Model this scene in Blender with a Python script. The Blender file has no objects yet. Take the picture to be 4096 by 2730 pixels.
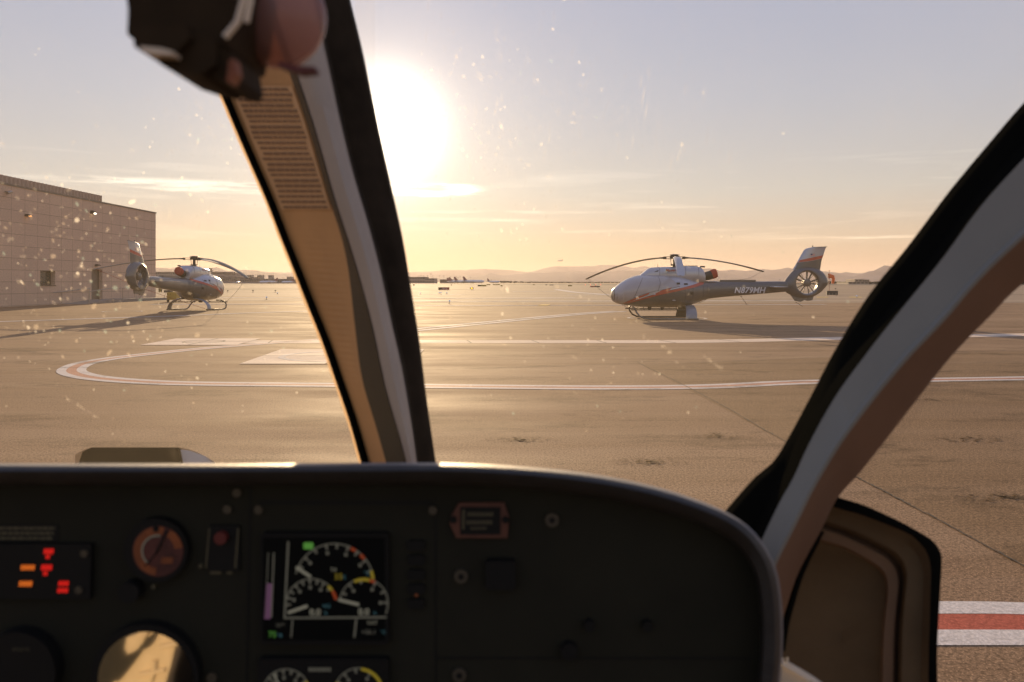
import bpy, math, random
from mathutils import Vector
R = math.radians
random.seed(7)
S = bpy.context.scene
COL = S.collection

# ------------------------------------------------------------------ camera
FPX, CX, HY, H = 3186.0, 2048.0, 1128.0, 1.85      # pixels of the 4096 px photograph, metres
cam = bpy.data.cameras.new("camera")
cam.lens = 28.0; cam.sensor_width = 36.0
cam.shift_y = -(1365.0 - HY) / 4096.0
cam.clip_start = 0.05; cam.clip_end = 60000
cam.dof.use_dof = True; cam.dof.focus_distance = 38.0; cam.dof.aperture_fstop = 6.6
camo = bpy.data.objects.new("camera", cam); COL.objects.link(camo)
camo.location = (0, 0, H); camo.rotation_euler = (R(90), 0, 0)
S.camera = camo

# ------------------------------------------------------------------ sun + sky
sdir = Vector(((1532 - CX) / FPX, 1.0, (HY - 520) / FPX)).normalized()   # towards the sun
SUN_EL = math.asin(sdir.z); SUN_AZ = math.atan2(sdir.x, sdir.y)
sl = bpy.data.lights.new("sun", 'SUN'); sl.energy = 5.0; sl.angle = R(0.5); sl.color = (1.0, 0.72, 0.41)
slo = bpy.data.objects.new("sun", sl); COL.objects.link(slo)
slo.rotation_euler = sdir.to_track_quat('Z', 'Y').to_euler()
S.view_settings.view_transform = 'Standard'; S.view_settings.look = 'None'
S.view_settings.gamma = 1.0; S.view_settings.exposure = 0.58
try:
    S.cycles.use_denoising = True; S.cycles.volume_step_rate = 4.0
    S.cycles.transparent_max_bounces = 16; S.cycles.max_bounces = 8; S.cycles.volume_bounces = 0
    S.cycles.sample_clamp_indirect = 4.0
except Exception: pass

W = bpy.data.worlds.new("World"); S.world = W; W.use_nodes = True
nt = W.node_tree; N = nt.nodes; L = nt.links; N.clear()
def nd(t, **k):
    n = N.new(t)
    for a, b in k.items(): setattr(n, a, b)
    return n
def mth(op, a, b=None, c=None, clamp=False):
    n = N.new('ShaderNodeMath'); n.operation = op; n.use_clamp = clamp
    for i, v in enumerate((a, b, c)):
        if v is None: continue
        if isinstance(v, (int, float)): n.inputs[i].default_value = v
        else: L.new(v, n.inputs[i])
    return n.outputs[0]
sky = nd('ShaderNodeTexSky', sky_type='NISHITA'); sky.sun_disc = False
sky.sun_elevation = SUN_EL; sky.sun_rotation = SUN_AZ
sky.air_density = 1.0; sky.dust_density = 0.3; sky.ozone_density = 2.0
tc = nd('ShaderNodeTexCoord'); nrm = nd('ShaderNodeVectorMath', operation='NORMALIZE'); L.new(tc.outputs['Generated'], nrm.inputs[0])
dot = nd('ShaderNodeVectorMath', operation='DOT_PRODUCT'); L.new(nrm.outputs[0], dot.inputs[0]); dot.inputs[1].default_value = sdir
om = mth('SUBTRACT', 1.0, dot.outputs['Value'])
def lobe(k, amp): return mth('MULTIPLY', mth('EXPONENT', mth('MULTIPLY', om, -k)), amp)
sep = nd('ShaderNodeSeparateXYZ'); L.new(nrm.outputs[0], sep.inputs[0])
elev = sep.outputs['Z']
def scaled(col, fac):
    n = nd('ShaderNodeVectorMath', operation='SCALE')
    if isinstance(col, tuple): n.inputs[0].default_value = col
    else: L.new(col, n.inputs[0])
    if isinstance(fac, (int, float)): n.inputs['Scale'].default_value = fac
    else: L.new(fac, n.inputs['Scale'])
    return n.outputs[0]
def vadd(a, b):
    n = nd('ShaderNodeVectorMath', operation='ADD'); L.new(a, n.inputs[0]); L.new(b, n.inputs[1]); return n.outputs[0]
SKY_STR = 0.10
# thin desert air: the blue of the clear sky washed by high thin cloud and dust
ramp = nd('ShaderNodeValToRGB'); L.new(mth('MULTIPLY', elev, 2.2, clamp=True), ramp.inputs[0])
cr = ramp.color_ramp
cr.elements[0].position = 0.0; cr.elements[0].color = (0.51, 0.29, 0.18, 1)
cr.elements[1].position = 1.0; cr.elements[1].color = (0.30, 0.33, 0.51, 1)
for p, c in ((0.10, (0.56, 0.38, 0.265, 1)), (0.24, (0.52, 0.465, 0.415, 1)), (0.48, (0.45, 0.445, 0.49, 1)), (0.75, (0.39, 0.41, 0.52, 1))):
    e = cr.elements.new(p); e.color = c
wash = scaled(ramp.outputs[0], 0.60)
base = vadd(scaled(sky.outputs[0], SKY_STR * 0.16), wash)
# aureole of the low sun in the dusty air
glow = vadd(scaled((1.0, 0.86, 0.66), lobe(760, 2.5)), scaled((1.0, 0.74, 0.50), lobe(110, 0.26)))
glow = vadd(glow, scaled((1.0, 0.72, 0.50), lobe(16, 0.02)))
# streaks of thin high cloud near the horizon
pv = nd('ShaderNodeCombineXYZ')
az = mth('ARCTAN2', sep.outputs['X'], sep.outputs['Y'])
L.new(mth('MULTIPLY', az, 3.2), pv.inputs[0]); L.new(mth('MULTIPLY', elev, 46.0), pv.inputs[1])
cn = nd('ShaderNodeTexNoise'); cn.inputs['Scale'].default_value = 1.35; cn.inputs['Detail'].default_value = 7; cn.inputs['Roughness'].default_value = 0.55
cn.inputs['Distortion'].default_value = 0.5
L.new(pv.outputs[0], cn.inputs['Vector'])
cm = nd('ShaderNodeMapRange'); cm.inputs[1].default_value = 0.545; cm.inputs[2].default_value = 0.70; L.new(cn.outputs[0], cm.inputs[0])
b1 = nd('ShaderNodeMapRange'); b1.inputs[1].default_value = 0.03; b1.inputs[2].default_value = 0.07; L.new(elev, b1.inputs[0])
b2 = nd('ShaderNodeMapRange'); b2.inputs[1].default_value = 0.16; b2.inputs[2].default_value = 0.11; L.new(elev, b2.inputs[0])
cl = mth('MULTIPLY', mth('MULTIPLY', cm.outputs[0], b1.outputs[0]), mth('MULTIPLY', b2.outputs[0], 0.15))
# individual cirrus wisps: (azimuth, elevation, half width, half height, strength)
def wisp(x, y, hw, hh, s, seed, hollow=0.0):
    a0 = math.atan2((x - CX) / FPX, 1); e0 = ((HY - y) / FPX) / math.sqrt(1 + ((x - CX) / FPX) ** 2 + ((HY - y) / FPX) ** 2)
    v = nd('ShaderNodeCombineXYZ')
    L.new(mth('MULTIPLY', az, 9.0), v.inputs[0]); L.new(mth('MULTIPLY', elev, 85.0), v.inputs[1]); v.inputs[2].default_value = seed
    n = nd('ShaderNodeTexNoise'); n.inputs['Scale'].default_value = 1.6; n.inputs['Detail'].default_value = 8; n.inputs['Roughness'].default_value = 0.62
    L.new(v.outputs[0], n.inputs['Vector'])
    wob = mth('MULTIPLY', mth('SUBTRACT', n.outputs[0], 0.5), 2.4)
    dx = mth('DIVIDE', mth('SUBTRACT', az, a0), hw / FPX)
    dy = mth('ADD', mth('DIVIDE', mth('SUBTRACT', elev, e0), hh / FPX), wob)
    r2 = mth('ADD', mth('MULTIPLY', dx, dx), mth('MULTIPLY', dy, dy))
    if hollow:
        f = mth('EXPONENT', mth('MULTIPLY', mth('POWER', mth('SUBTRACT', mth('SQRT', r2), 0.8), 2.0), -14.0))
    else:
        f = mth('EXPONENT', mth('MULTIPLY', mth('MULTIPLY', r2, r2), -1.0))
    m = nd('ShaderNodeMapRange'); m.inputs[1].default_value = 0.38; m.inputs[2].default_value = 0.62; L.new(n.outputs[0], m.inputs[0])
    tex = m.outputs[0] if not hollow else mth('ADD', mth('MULTIPLY', m.outputs[0], 0.5), 0.4)
    return mth('MULTIPLY', mth('MULTIPLY', f, tex), s)
for a in ((760, 735, 400, 16, 0.55, 3.1), (1020, 768, 420, 10, 0.4, 5.5), (2000, 850, 360, 7, 0.28, 8.2), (1750, 880, 420, 9, 0.26, 1.7),
          (2600, 925, 360, 7, 0.2, 2.4), (3500, 948, 330, 5, 0.25, 6.9)):
    cl = mth('ADD', cl, wisp(*a))
cl = mth('ADD', cl, wisp(1690, 755, 205, 24, 1.3, 4.4, 1.0))
final = vadd(vadd(base, glow), scaled((1.0, 0.84, 0.62), cl))
bg = nd('ShaderNodeBackground'); L.new(final, bg.inputs[0]); bg.inputs[1].default_value = 1.0
wo = nd('ShaderNodeOutputWorld'); L.new(bg.outputs[0], wo.inputs[0])

# ------------------------------------------------------------------ helpers
def P(x, y, D):
    """a point seen at photograph pixel (x, y) standing D metres ahead"""
    return Vector(((x - CX) / FPX * D, D, H + (HY - y) / FPX * D))
def sm(t):
    t = max(0.0, min(1.0, t)); return t * t * (3 - 2 * t)
def gz(x, y):
    return 0.16 * sm((-x - 6) / 10) * sm((y - 30) / 14) * (1 - sm((y - 88) / 40))
def G(x, y, e=0.0):
    D = FPX * H / (y - HY)
    for _ in range(6):
        D = FPX * (H - gz((x - CX) / FPX * D, D)) / (y - HY)
    X = (x - CX) / FPX * D
    return Vector((X, D, gz(X, D) + e))
def link(name, me, parent=None, mats=()):
    o = bpy.data.objects.new(name, me); COL.objects.link(o)
    if parent is not None: o.parent = parent
    return o
def mk(name, vs, fs, m=None, parent=None, smooth=False, fm=None):
    me = bpy.data.meshes.new(name); me.from_pydata([tuple(v) for v in vs], [], fs)
    ms = m if isinstance(m, (list, tuple)) else [m]
    for a in ms: me.materials.append(a)
    if fm:
        for p, i in zip(me.polygons, fm): p.material_index = i
    if smooth:
        me.polygons.foreach_set('use_smooth', [True] * len(me.polygons))
        try: me.set_sharp_from_angle(angle=R(50 if smooth is True else smooth))
        except Exception: pass
    me.update(); return link(name, me, parent)
def tag(o, label=None, cat=None, group=None, kind=None):
    if label: o['label'] = label
    if cat: o['category'] = cat
    if group: o['group'] = group
    if kind: o['kind'] = kind
    return o
def empty(name, loc, rot=(0, 0, 0)):
    o = bpy.data.objects.new(name, None); COL.objects.link(o); o.location = loc; o.rotation_euler = rot; o.empty_display_size = 0.2
    return o
class MB:
    def __init__(s): s.v = []; s.f = []; s.m = []
    def add(s, vs, fs, mi=0):
        b = len(s.v); s.v += [Vector(v) for v in vs]; s.f += [tuple(i + b for i in f) for f in fs]; s.m += [mi] * len(fs); return s
    def box(s, a, b, mi=0):
        x0, y0, z0 = a; x1, y1, z1 = b
        vs = [(x0,y0,z0),(x1,y0,z0),(x1,y1,z0),(x0,y1,z0),(x0,y0,z1),(x1,y0,z1),(x1,y1,z1),(x0,y1,z1)]
        return s.add(vs, [(0,3,2,1),(4,5,6,7),(0,1,5,4),(1,2,6,5),(2,3,7,6),(3,0,4,7)], mi)
    def tube(s, pts, r, n=8, mi=0, cap=True, flat=1.0):
        pts = [Vector(p) for p in pts]; vs = []; fs = []
        rr = r if isinstance(r, (list, tuple)) else [r] * len(pts)
        up = None
        for i, p in enumerate(pts):
            t = (pts[min(i + 1, len(pts) - 1)] - pts[max(i - 1, 0)]).normalized()
            if up is None: up = Vector((0, 0, 1)) if abs(t.z) < 0.9 else Vector((1, 0, 0))
            a = t.cross(up).normalized(); b = a.cross(t).normalized(); up = b
            for k in range(n):
                th = 2 * math.pi * k / n
                vs.append(p + a * math.cos(th) * rr[i] + b * math.sin(th) * rr[i] * flat)
        for i in range(len(pts) - 1):
            for k in range(n):
                fs.append((i*n+k, i*n+(k+1) % n, (i+1)*n+(k+1) % n, (i+1)*n+k))
        if cap: fs += [tuple(range(n))[::-1], tuple((len(pts)-1)*n + k for k in range(n))]
        return s.add(vs, fs, mi)
    def grid(s, rows, mi=0, close=False):
        n = len(rows[0]); vs = [p for r in rows for p in r]; fs = []
        for i in range(len(rows) - 1):
            for k in range(n if close else n - 1):
                fs.append((i*n+k, i*n+(k+1) % n, (i+1)*n+(k+1) % n, (i+1)*n+k))
        return s.add(vs, fs, mi)
    def prism(s, poly, off, mi=0):
        """closed polygon (list of Vector) pushed by off"""
        n = len(poly); off = Vector(off); vs = [Vector(p) for p in poly] + [Vector(p) + off for p in poly]
        fs = [tuple(range(n)), tuple(range(2*n-1, n-1, -1))] + [(i, i+n, (i+1) % n + n, (i+1) % n) for i in range(n)]
        return s.add(vs, fs, mi)
    def sphere(s, c, r, n=12, m=8, sc=(1,1,1), mi=0):
        c = Vector(c); rows = []
        for i in range(m + 1):
            ph = -math.pi/2 + math.pi * i / m
            rows.append([c + Vector((math.cos(ph)*math.cos(2*math.pi*k/n)*r*sc[0], math.cos(ph)*math.sin(2*math.pi*k/n)*r*sc[1], math.sin(ph)*r*sc[2])) for k in range(n)])
        return s.grid(rows, mi, True)
    def obj(s, name, m, parent=None, smooth=False):
        o = mk(name, s.v, s.f, m, parent, smooth, s.m)
        return o
def interp(pts, t):
    """pts sorted list of (t, *vals)"""
    if t <= pts[0][0]: return pts[0][1:]
    for a, b in zip(pts, pts[1:]):
        if t <= b[0]:
            k = (t - a[0]) / (b[0] - a[0]); return tuple(p + (q - p) * k for p, q in zip(a[1:], b[1:]))
    return pts[-1][1:]
def resample(pl, n):
    """smooth (Catmull-Rom) resample of a 2d polyline to n points by arclength"""
    pl = [Vector(p) for p in pl]; out = []
    ext = [pl[0] * 2 - pl[1]] + pl + [pl[-1] * 2 - pl[-2]]
    for i in range(1, len(ext) - 2):
        p0, p1, p2, p3 = ext[i-1:i+3]
        for k in range(12):
            t = k / 12
            out.append(0.5 * ((2*p1) + (-p0+p2)*t + (2*p0-5*p1+4*p2-p3)*t*t + (-p0+3*p1-3*p2+p3)*t*t*t))
    out.append(pl[-1])
    d = [0]
    for a, b in zip(out, out[1:]): d.append(d[-1] + (b - a).length)
    res = []; j = 0
    for i in range(n):
        s_ = d[-1] * i / (n - 1)
        while j < len(d) - 2 and d[j+1] < s_: j += 1
        k = 0 if d[j+1] == d[j] else (s_ - d[j]) / (d[j+1] - d[j])
        res.append(out[j].lerp(out[j+1], min(1, max(0, k))))
    return res
FONT = None
def text_mesh(body, size, extrude=0.0, shear=0.0, align='LEFT', bold=0.0, space=1.0):
    c = bpy.data.curves.new("t", 'FONT'); c.body = body; c.size = size; c.extrude = extrude; c.shear = shear
    c.align_x = align; c.offset = bold; c.space_character = space; c.resolution_u = 3
    o = bpy.data.objects.new("t", c); COL.objects.link(o)
    dg = bpy.context.evaluated_depsgraph_get(); me = bpy.data.meshes.new_from_object(o.evaluated_get(dg))
    bpy.data.objects.remove(o); vs = [v.co.copy() for v in me.vertices]; fs = [tuple(p.vertices) for p in me.polygons]
    return vs, fs

# ------------------------------------------------------------------ materials
def material(name, col, rough=0.6, metal=0.0, vary=0.12, vscale=3.0, bump=0.0, bscale=60.0, spec=0.5, emis=None, estr=0.0, coat=0.0, stretch=(1,1,1)):
    m = bpy.data.materials.new(name); m.use_nodes = True; t = m.node_tree; b = t.nodes['Principled BSDF']
    b.inputs['Roughness'].default_value = rough; b.inputs['Metallic'].default_value = metal
    b.inputs['Specular IOR Level'].default_value = spec; b.inputs['Coat Weight'].default_value = coat
    tcn = t.nodes.new('ShaderNodeTexCoord'); mp = t.nodes.new('ShaderNodeMapping'); mp.inputs['Scale'].default_value = stretch
    t.links.new(tcn.outputs['Object'], mp.inputs[0])
    n = t.nodes.new('ShaderNodeTexNoise'); n.inputs['Scale'].default_value = vscale; n.inputs['Detail'].default_value = 6; n.inputs['Roughness'].default_value = 0.6
    t.links.new(mp.outputs[0], n.inputs['Vector'])
    r = t.nodes.new('ShaderNodeValToRGB')
    lo = tuple(c * (1 - vary) for c in col[:3]) + (1,); hi = tuple(min(1, c * (1 + vary)) for c in col[:3]) + (1,)
    r.color_ramp.elements[0].position = 0.3; r.color_ramp.elements[1].position = 0.7
    r.color_ramp.elements[0].color = lo; r.color_ramp.elements[1].color = hi
    t.links.new(n.outputs[0], r.inputs[0]); t.links.new(r.outputs[0], b.inputs['Base Color'])
    if bump:
        n2 = t.nodes.new('ShaderNodeTexNoise'); n2.inputs['Scale'].default_value = bscale; n2.inputs['Detail'].default_value = 4
        t.links.new(mp.outputs[0], n2.inputs['Vector'])
        bp = t.nodes.new('ShaderNodeBump'); bp.inputs['Strength'].default_value = bump; bp.inputs['Distance'].default_value = 0.01
        t.links.new(n2.outputs[0], bp.inputs['Height']); t.links.new(bp.outputs[0], b.inputs['Normal'])
    if emis:
        b.inputs['Emission Color'].default_value = emis + (1,); b.inputs['Emission Strength'].default_value = estr
    return m

def ground_material(name, c1, c2, cs, rough=0.82, streak=0.5, grain=1.0, stain=0.35, spec=0.05, bump=0.4):
    m = bpy.data.materials.new(name); m.use_nodes = True; t = m.node_tree; b = t.nodes['Principled BSDF']; l = t.links.new
    def node(k, **kw):
        x = t.nodes.new(k)
        for a, v in kw.items(): setattr(x, a, v)
        return x
    def noise(scale, det=5, ro=0.6, st=(1,1,1)):
        mp = node('ShaderNodeMapping'); mp.inputs['Scale'].default_value = st; l(tcn.outputs['Object'], mp.inputs[0])
        x = node('ShaderNodeTexNoise'); x.inputs['Scale'].default_value = scale; x.inputs['Detail'].default_value = det; x.inputs['Roughness'].default_value = ro
        l(mp.outputs[0], x.inputs['Vector']); return x.outputs[0]
    def rng(s, a, b_, lo=0.0, hi=1.0):
        x = node('ShaderNodeMapRange'); x.inputs[1].default_value = a; x.inputs[2].default_value = b_; x.inputs[3].default_value = lo; x.inputs[4].default_value = hi
        l(s, x.inputs[0]); return x.outputs[0]
    def mix(f, a, b_, bt='MIX'):
        x = node('ShaderNodeMix', data_type='RGBA', blend_type=bt)
        for i, v in ((0, f), (6, a), (7, b_)):
            if isinstance(v, (int, float)): x.inputs[i].default_value = v
            elif isinstance(v, tuple): x.inputs[i].default_value = v + (1,)
            else: l(v, x.inputs[i])
        return x.outputs[2]
    tcn = node('ShaderNodeTexCoord')
    big = rng(noise(0.11, 4), 0.35, 0.65)
    c = mix(big, c1, c2)
    st = rng(noise(1.0, 6, 0.65, (0.035, 1.1, 1)), 0.42, 0.62)
    c = mix(rng(st, 0, 1, 0, streak), c, cs)
    far = rng(noise(1.0, 5, 0.7, (0.004, 0.10, 1)), 0.42, 0.60)
    c = mix(rng(far, 0, 1, 0, streak * 0.7), c, cs)
    dark = rng(noise(0.62, 9, 0.78, (0.45, 1.0, 1)), 0.52, 0.61, 0, stain)
    c = mix(dark, c, tuple(v * 0.35 for v in c1))
    gr = noise(38.0, 5, 0.85)
    gr2 = noise(75.0, 2, 0.6)
    c = mix(1.0, c, rng(gr, 0.42, 0.58, 1 - 0.42 * grain, 1 + 0.42 * grain), 'MULTIPLY')
    fleck = rng(gr2, 0.58, 0.64, 0, 0.6 * grain)
    c = mix(fleck, c, tuple(min(1, v * 2.6) for v in c2))
    l(c, b.inputs['Base Color'])
    l(rng(noise(0.7, 5, 0.6, (0.3, 1, 1)), 0.3, 0.7, rough - 0.08, rough + 0.12), b.inputs['Roughness'])
    b.inputs['Specular IOR Level'].default_value = spec
    bp = node('ShaderNodeBump'); bp.inputs['Strength'].default_value = bump; bp.inputs['Distance'].default_value = 0.006
    l(gr, bp.inputs['Height']); l(bp.outputs[0], b.inputs['Normal'])
    return m

M = {}
M['asphalt'] = ground_material('asphalt', (0.20, 0.124, 0.066), (0.265, 0.168, 0.094), (0.34, 0.23, 0.14), stain=0.5)
M['asphalt_patch'] = ground_material('asphalt_patch', (0.155, 0.094, 0.046), (0.225, 0.14, 0.072), (0.28, 0.185, 0.105), stain=0.75)
M['concrete'] = ground_material('apron_concrete', (0.66, 0.52, 0.38), (0.76, 0.60, 0.45), (0.8, 0.66, 0.5), grain=0.4, streak=0.35, stain=0.15)
M['taxi'] = ground_material('taxiway_concrete', (0.13, 0.09, 0.056), (0.21, 0.15, 0.10), (0.42, 0.32, 0.22), grain=0.2, streak=0.9, stain=0.1, rough=0.85, spec=0.08)
M['dirt'] = ground_material('dirt', (0.14, 0.108, 0.076), (0.17, 0.13, 0.095), (0.12, 0.095, 0.07), grain=0.3, streak=0.3, stain=0.3, rough=0.85, spec=0.1)
M['white_paint'] = ground_material('white_road_paint', (0.60, 0.54, 0.47), (0.68, 0.61, 0.54), (0.70, 0.64, 0.56), grain=0.45, streak=0.2, stain=0.95, rough=0.8, bump=0.35)
M['red_paint'] = ground_material('red_road_paint', (0.38, 0.09, 0.055), (0.46, 0.12, 0.075), (0.5, 0.17, 0.11), grain=0.5, streak=0.2, stain=0.95, rough=0.8, bump=0.35)
M['red_worn'] = ground_material('worn_red_paint', (0.46, 0.22, 0.14), (0.52, 0.27, 0.18), (0.55, 0.33, 0.24), grain=0.5, streak=0.3, stain=0.6, bump=0.3)
M['yellow_paint'] = ground_material('yellow_road_paint', (0.62, 0.42, 0.12), (0.7, 0.5, 0.18), (0.6, 0.45, 0.2), grain=0.3, streak=0.2, stain=0.3)
M['crack'] = material('crack', (0.035, 0.028, 0.022), 0.9)

# ------------------------------------------------------------------ ground
xs = [-25000, -6000, -1500, -400, -120] + [-70 + 2 * i for i in range(71)] + [120, 400, 1500, 6000, 25000]
ys = [-400, -60, -10] + [2 * i for i in range(0, 71)] + [180, 400, 1500, 6000, 25000]
vs = [(x, y, gz(x, y)) for y in ys for x in xs]; nx = len(xs)
fs = [(j*nx+i, j*nx+i+1, (j+1)*nx+i+1, (j+1)*nx+i) for j in range(len(ys)-1) for i in range(nx-1)]
tag(mk('ground', vs, fs, M['asphalt'], smooth=True), 'brown weathered asphalt apron stretching to the horizon', 'ground', kind='structure')

def flat(name, poly, m, e, label, cat):
    mb = MB(); mb.add([Vector((p.x, p.y, gz(p.x, p.y) + e)) for p in poly], [tuple(range(len(poly)))])
    return tag(mb.obj(name, m), label, cat, kind='structure')
def stripe_path(pts, off, w, e, n=120, jit=0.0):
    """strip along ground points (Vectors) shifted sideways by off, w wide"""
    c = resample([Vector((p.x, p.y)) for p in pts], n); rows = []
    for i, p in enumerate(c):
        t = (c[min(i+1, n-1)] - c[max(i-1, 0)]).normalized(); nn = Vector((-t.y, t.x))
        j = random.uniform(-jit, jit)
        a = p + nn * (off - w/2 + j); b = p + nn * (off + w/2 + j)
        rows.append([Vector((a.x, a.y, gz(a.x, a.y) + e)), Vector((b.x, b.y, gz(b.x, b.y) + e))])
    return rows
def stripe(name, pts, off, w, e, m, label, cat='painted line', n=120, jit=0.0):
    mb = MB(); mb.grid(stripe_path(pts, off, w, e, n, jit)); return tag(mb.obj(name, m), label, cat, kind='structure')
def strip_sheet(name, y0, y1, m, e, label, cat, x0=-9000, x1=9000):
    """sheet between two distances, split near the rise"""
    xx = [x0] + [v for v in (-70, -60, -50, -40, -30, -24, -20, -16, -12, -8, -4, 0) if x0 < v < x1] + [x1]
    yy = [y0]
    while yy[-1] < y1: yy.append(min(y1, yy[-1] + max(4, (y1 - y0) / 12)))
    mb = MB(); mb.grid([[Vector((x, y, gz(x, y) + e)) for x in xx] for y in yy]); return tag(mb.obj(name, m, smooth=True), label, cat, kind='structure')

flat('asphalt_patch', [G(2570, 1462), G(3450, 1424), G(5200, 1380), G(6400, 1700), G(9000, 2600), G(5060, 2730), G(4096, 2268), G(3500, 1950), G(3130, 1762)],
     M['asphalt_patch'], 0.002, 'darker stained asphalt patch right of the diagonal crack', 'pavement')
strip_sheet('taxiway', 70, 178, M['taxi'], 0.004, 'pale streaked taxiway behind the parked helicopters', 'taxiway')
tx = [G(905, 1156.5), G(1300, 1157.3), G(1700, 1157.6), G(1915, 1159)]
mb = MB(); mb.add([Vector((-70, 178, .01)), Vector((-13, 180, .01)), Vector((-7.5, 190, .01)), Vector((-16, 205, .01)), Vector((-30, 236, .01)), Vector((-140, 236, .01)), Vector((-115, 178, .01))], [tuple(range(7))])
strip_sheet('runway', 178, 420, M['taxi'], 0.006, 'pale runway band crossing the middle distance', 'runway')
tag(mb.obj('dirt_island', M['dirt']), 'dark dirt island between taxiway and runway', 'ground', kind='structure')
strip_sheet('dirt_verge', 420, 620, M['dirt'], 0.008, 'brown dirt verge beyond the runway', 'ground')
strip_sheet('far_taxiway', 620, 900, M['taxi'], 0.012, 'far pale taxiway in front of the terminal', 'taxiway')
# painted ring of the landing pad: white, red, white
ringc = [(2730*2.2, 1500), (4700, 1500), (4096, 1515), (3260, 1529), (2850, 1547), (2441, 1552), (1900, 1548), (1500, 1543), (1150, 1540), (850, 1537), (640, 1532), (450, 1520), (330, 1504), (285, 1483), (330, 1457), (440, 1436), (590, 1418), (740, 1402), (930, 1385), (1140, 1369), (1290, 1359), (1420, 1349), (1600, 1336), (1670, 1330)]
rp = [G(x, y) for x, y in ringc[1:]]
stripe('ring_line', rp, -0.185, 0.18, 0.006, M['white_paint'], 'outer white line of the three-stripe pad ring', n=300)
stripe('ring_line', rp, 0.0, 0.19, 0.0055, M['red_worn'], 'faded red middle line of the pad ring', n=300)
stripe('ring_line', rp, 0.185, 0.18, 0.006, M['white_paint'], 'inner white line of the three-stripe pad ring', n=300)
near = [Vector((0.9, 4.32, 0)), Vector((2.5, 4.33, 0)), Vector((3.0, 4.31, 0)), Vector((4.5, 4.22, 0))]
for o_, w_, m_, l_ in ((0.19, 0.17, 'white_paint', 'far white stripe beside the door window'), (0.0, 0.2, 'red_paint', 'red stripe between two white ones beside the door window'), (-0.19, 0.18, 'white_paint', 'near white stripe beside the door window')):
    stripe('near_line', near, o_, w_, 0.0030 if m_ != 'red_paint' else 0.0027, M[m_], l_, n=40)
# lead in lines and circles
for o_ in (-0.35, 0.35):
    stripe('lead_line', [G(1560, 1331), G(1670, 1320), G(2060, 1281), G(2330, 1256), G(2480, 1246)], o_, 0.38, 0.0085, M['white_paint'], 'one of the paired white lines leading to the parked helicopter', n=60)
stripe('apron_line', [G(-200, 1294), G(0, 1288), G(637, 1267), G(892, 1257), G(1243, 1245.5)], 0, 0.42, 0.0085, M['white_paint'], 'long thin white line in front of the left helicopter', n=90)
def ring(c, r, w, label, n=72):
    rows = []
    for k in range(n + 1):
        a = 2*math.pi*k/n
        rows.append([Vector((c[0]+math.cos(a)*q, c[1]+math.sin(a)*q, gz(c[0]+math.cos(a)*q, c[1]+math.sin(a)*q)+0.009)) for q in (r, r+w)])
    mb = MB(); mb.grid(rows); tag(mb.obj('circle_line', M['white_paint']), label, 'painted line', kind='structure')
ring((7.85, 40.4), 1.85, 0.16, 'thin white circle under the parked helicopter on the right')
g0 = G(490, 1247); ring((g0.x, g0.y), 0.95, 0.12, 'small white circle left of the left helicopter')
# far white lines on the taxiway
for i, (x0, x1, y) in enumerate(((1500, 3300, 1203), (600, 3300, 1219.5), (600, 2300, 1193), (1500, 1860, 1179), (2050, 2225, 1167.5), (2270, 2440, 1181))):
    a, b_ = G(x0, y), G(x1, y); w = a.y * a.y * 1.6 / 5894
    stripe('taxiway_line', [a, (a+b_)/2, b_], 0, min(w, 2.2), 0.02, M['white_paint'], 'white line across the pale taxiway, number %s counted from the near side' % ('two', 'one', 'three', 'four', 'six', 'five')[i], n=12)
stripe('taxiway_line', [G(2225, 1159), G(2300, 1170), G(2430, 1180)], 0, 1.6, 0.02, M['white_paint'], 'curved white line branching off left of the right helicopter', n=24)
flat('yellow_marking', [G(2165, 1221.5), G(2198, 1219), G(2201, 1223.5), G(2150, 1223.6)], M['yellow_paint'], 0.02, 'short yellow block marking on the taxiway', 'painted line')
flat('yellow_marking', [G(2150, 1224), G(2192, 1224), G(2198, 1219), G(2170, 1219)], M['yellow_paint'], 0.022, 'yellow patch left of the right helicopter nose', 'painted line')
for a, b_ in ((3270, 3315), (3400, 3450)):
    flat('yellow_marking', [G(a, 1191.5), G(b_, 1191.5), G(b_ - 6, 1189), G(a - 6, 1189)], M['yellow_paint'], 0.024, 'yellow dash %s on the far taxiway' % ('below the tail fan' if a < 3300 else 'right of the tail fan'), 'painted line')
# concrete gutter with joints
gp = [G(940, 1368), G(1500, 1367.5), G(2200, 1367.5), G(2650, 1367.6), G(2950, 1364), G(3400, 1354), G(4300, 1336)]
stripe('gutter', gp, 0, 1.15, 0.004, M['concrete'], 'pale concrete gutter strip crossing the apron in front of the right helicopter', 'gutter', n=160)
gc = resample([Vector((p.x, p.y)) for p in gp], 200); mb = MB()
for i in range(8, 190, 14):
    p = gc[i]; t = (gc[i+1] - p).normalized(); nn = Vector((-t.y, t.x)); 
    q = [p + nn*0.57 - t*0.2, p + nn*0.57 - t*0.165, p - nn*0.57 + t*0.035, p - nn*0.57]
    mb.add([Vector((v.x, v.y, gz(v.x, v.y)+0.008)) for v in q], [(0, 1, 2, 3)])
tag(mb.obj('gutter_joints', M['crack']), 'thin dark joints across the concrete gutter', 'joint', kind='structure')
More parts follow.
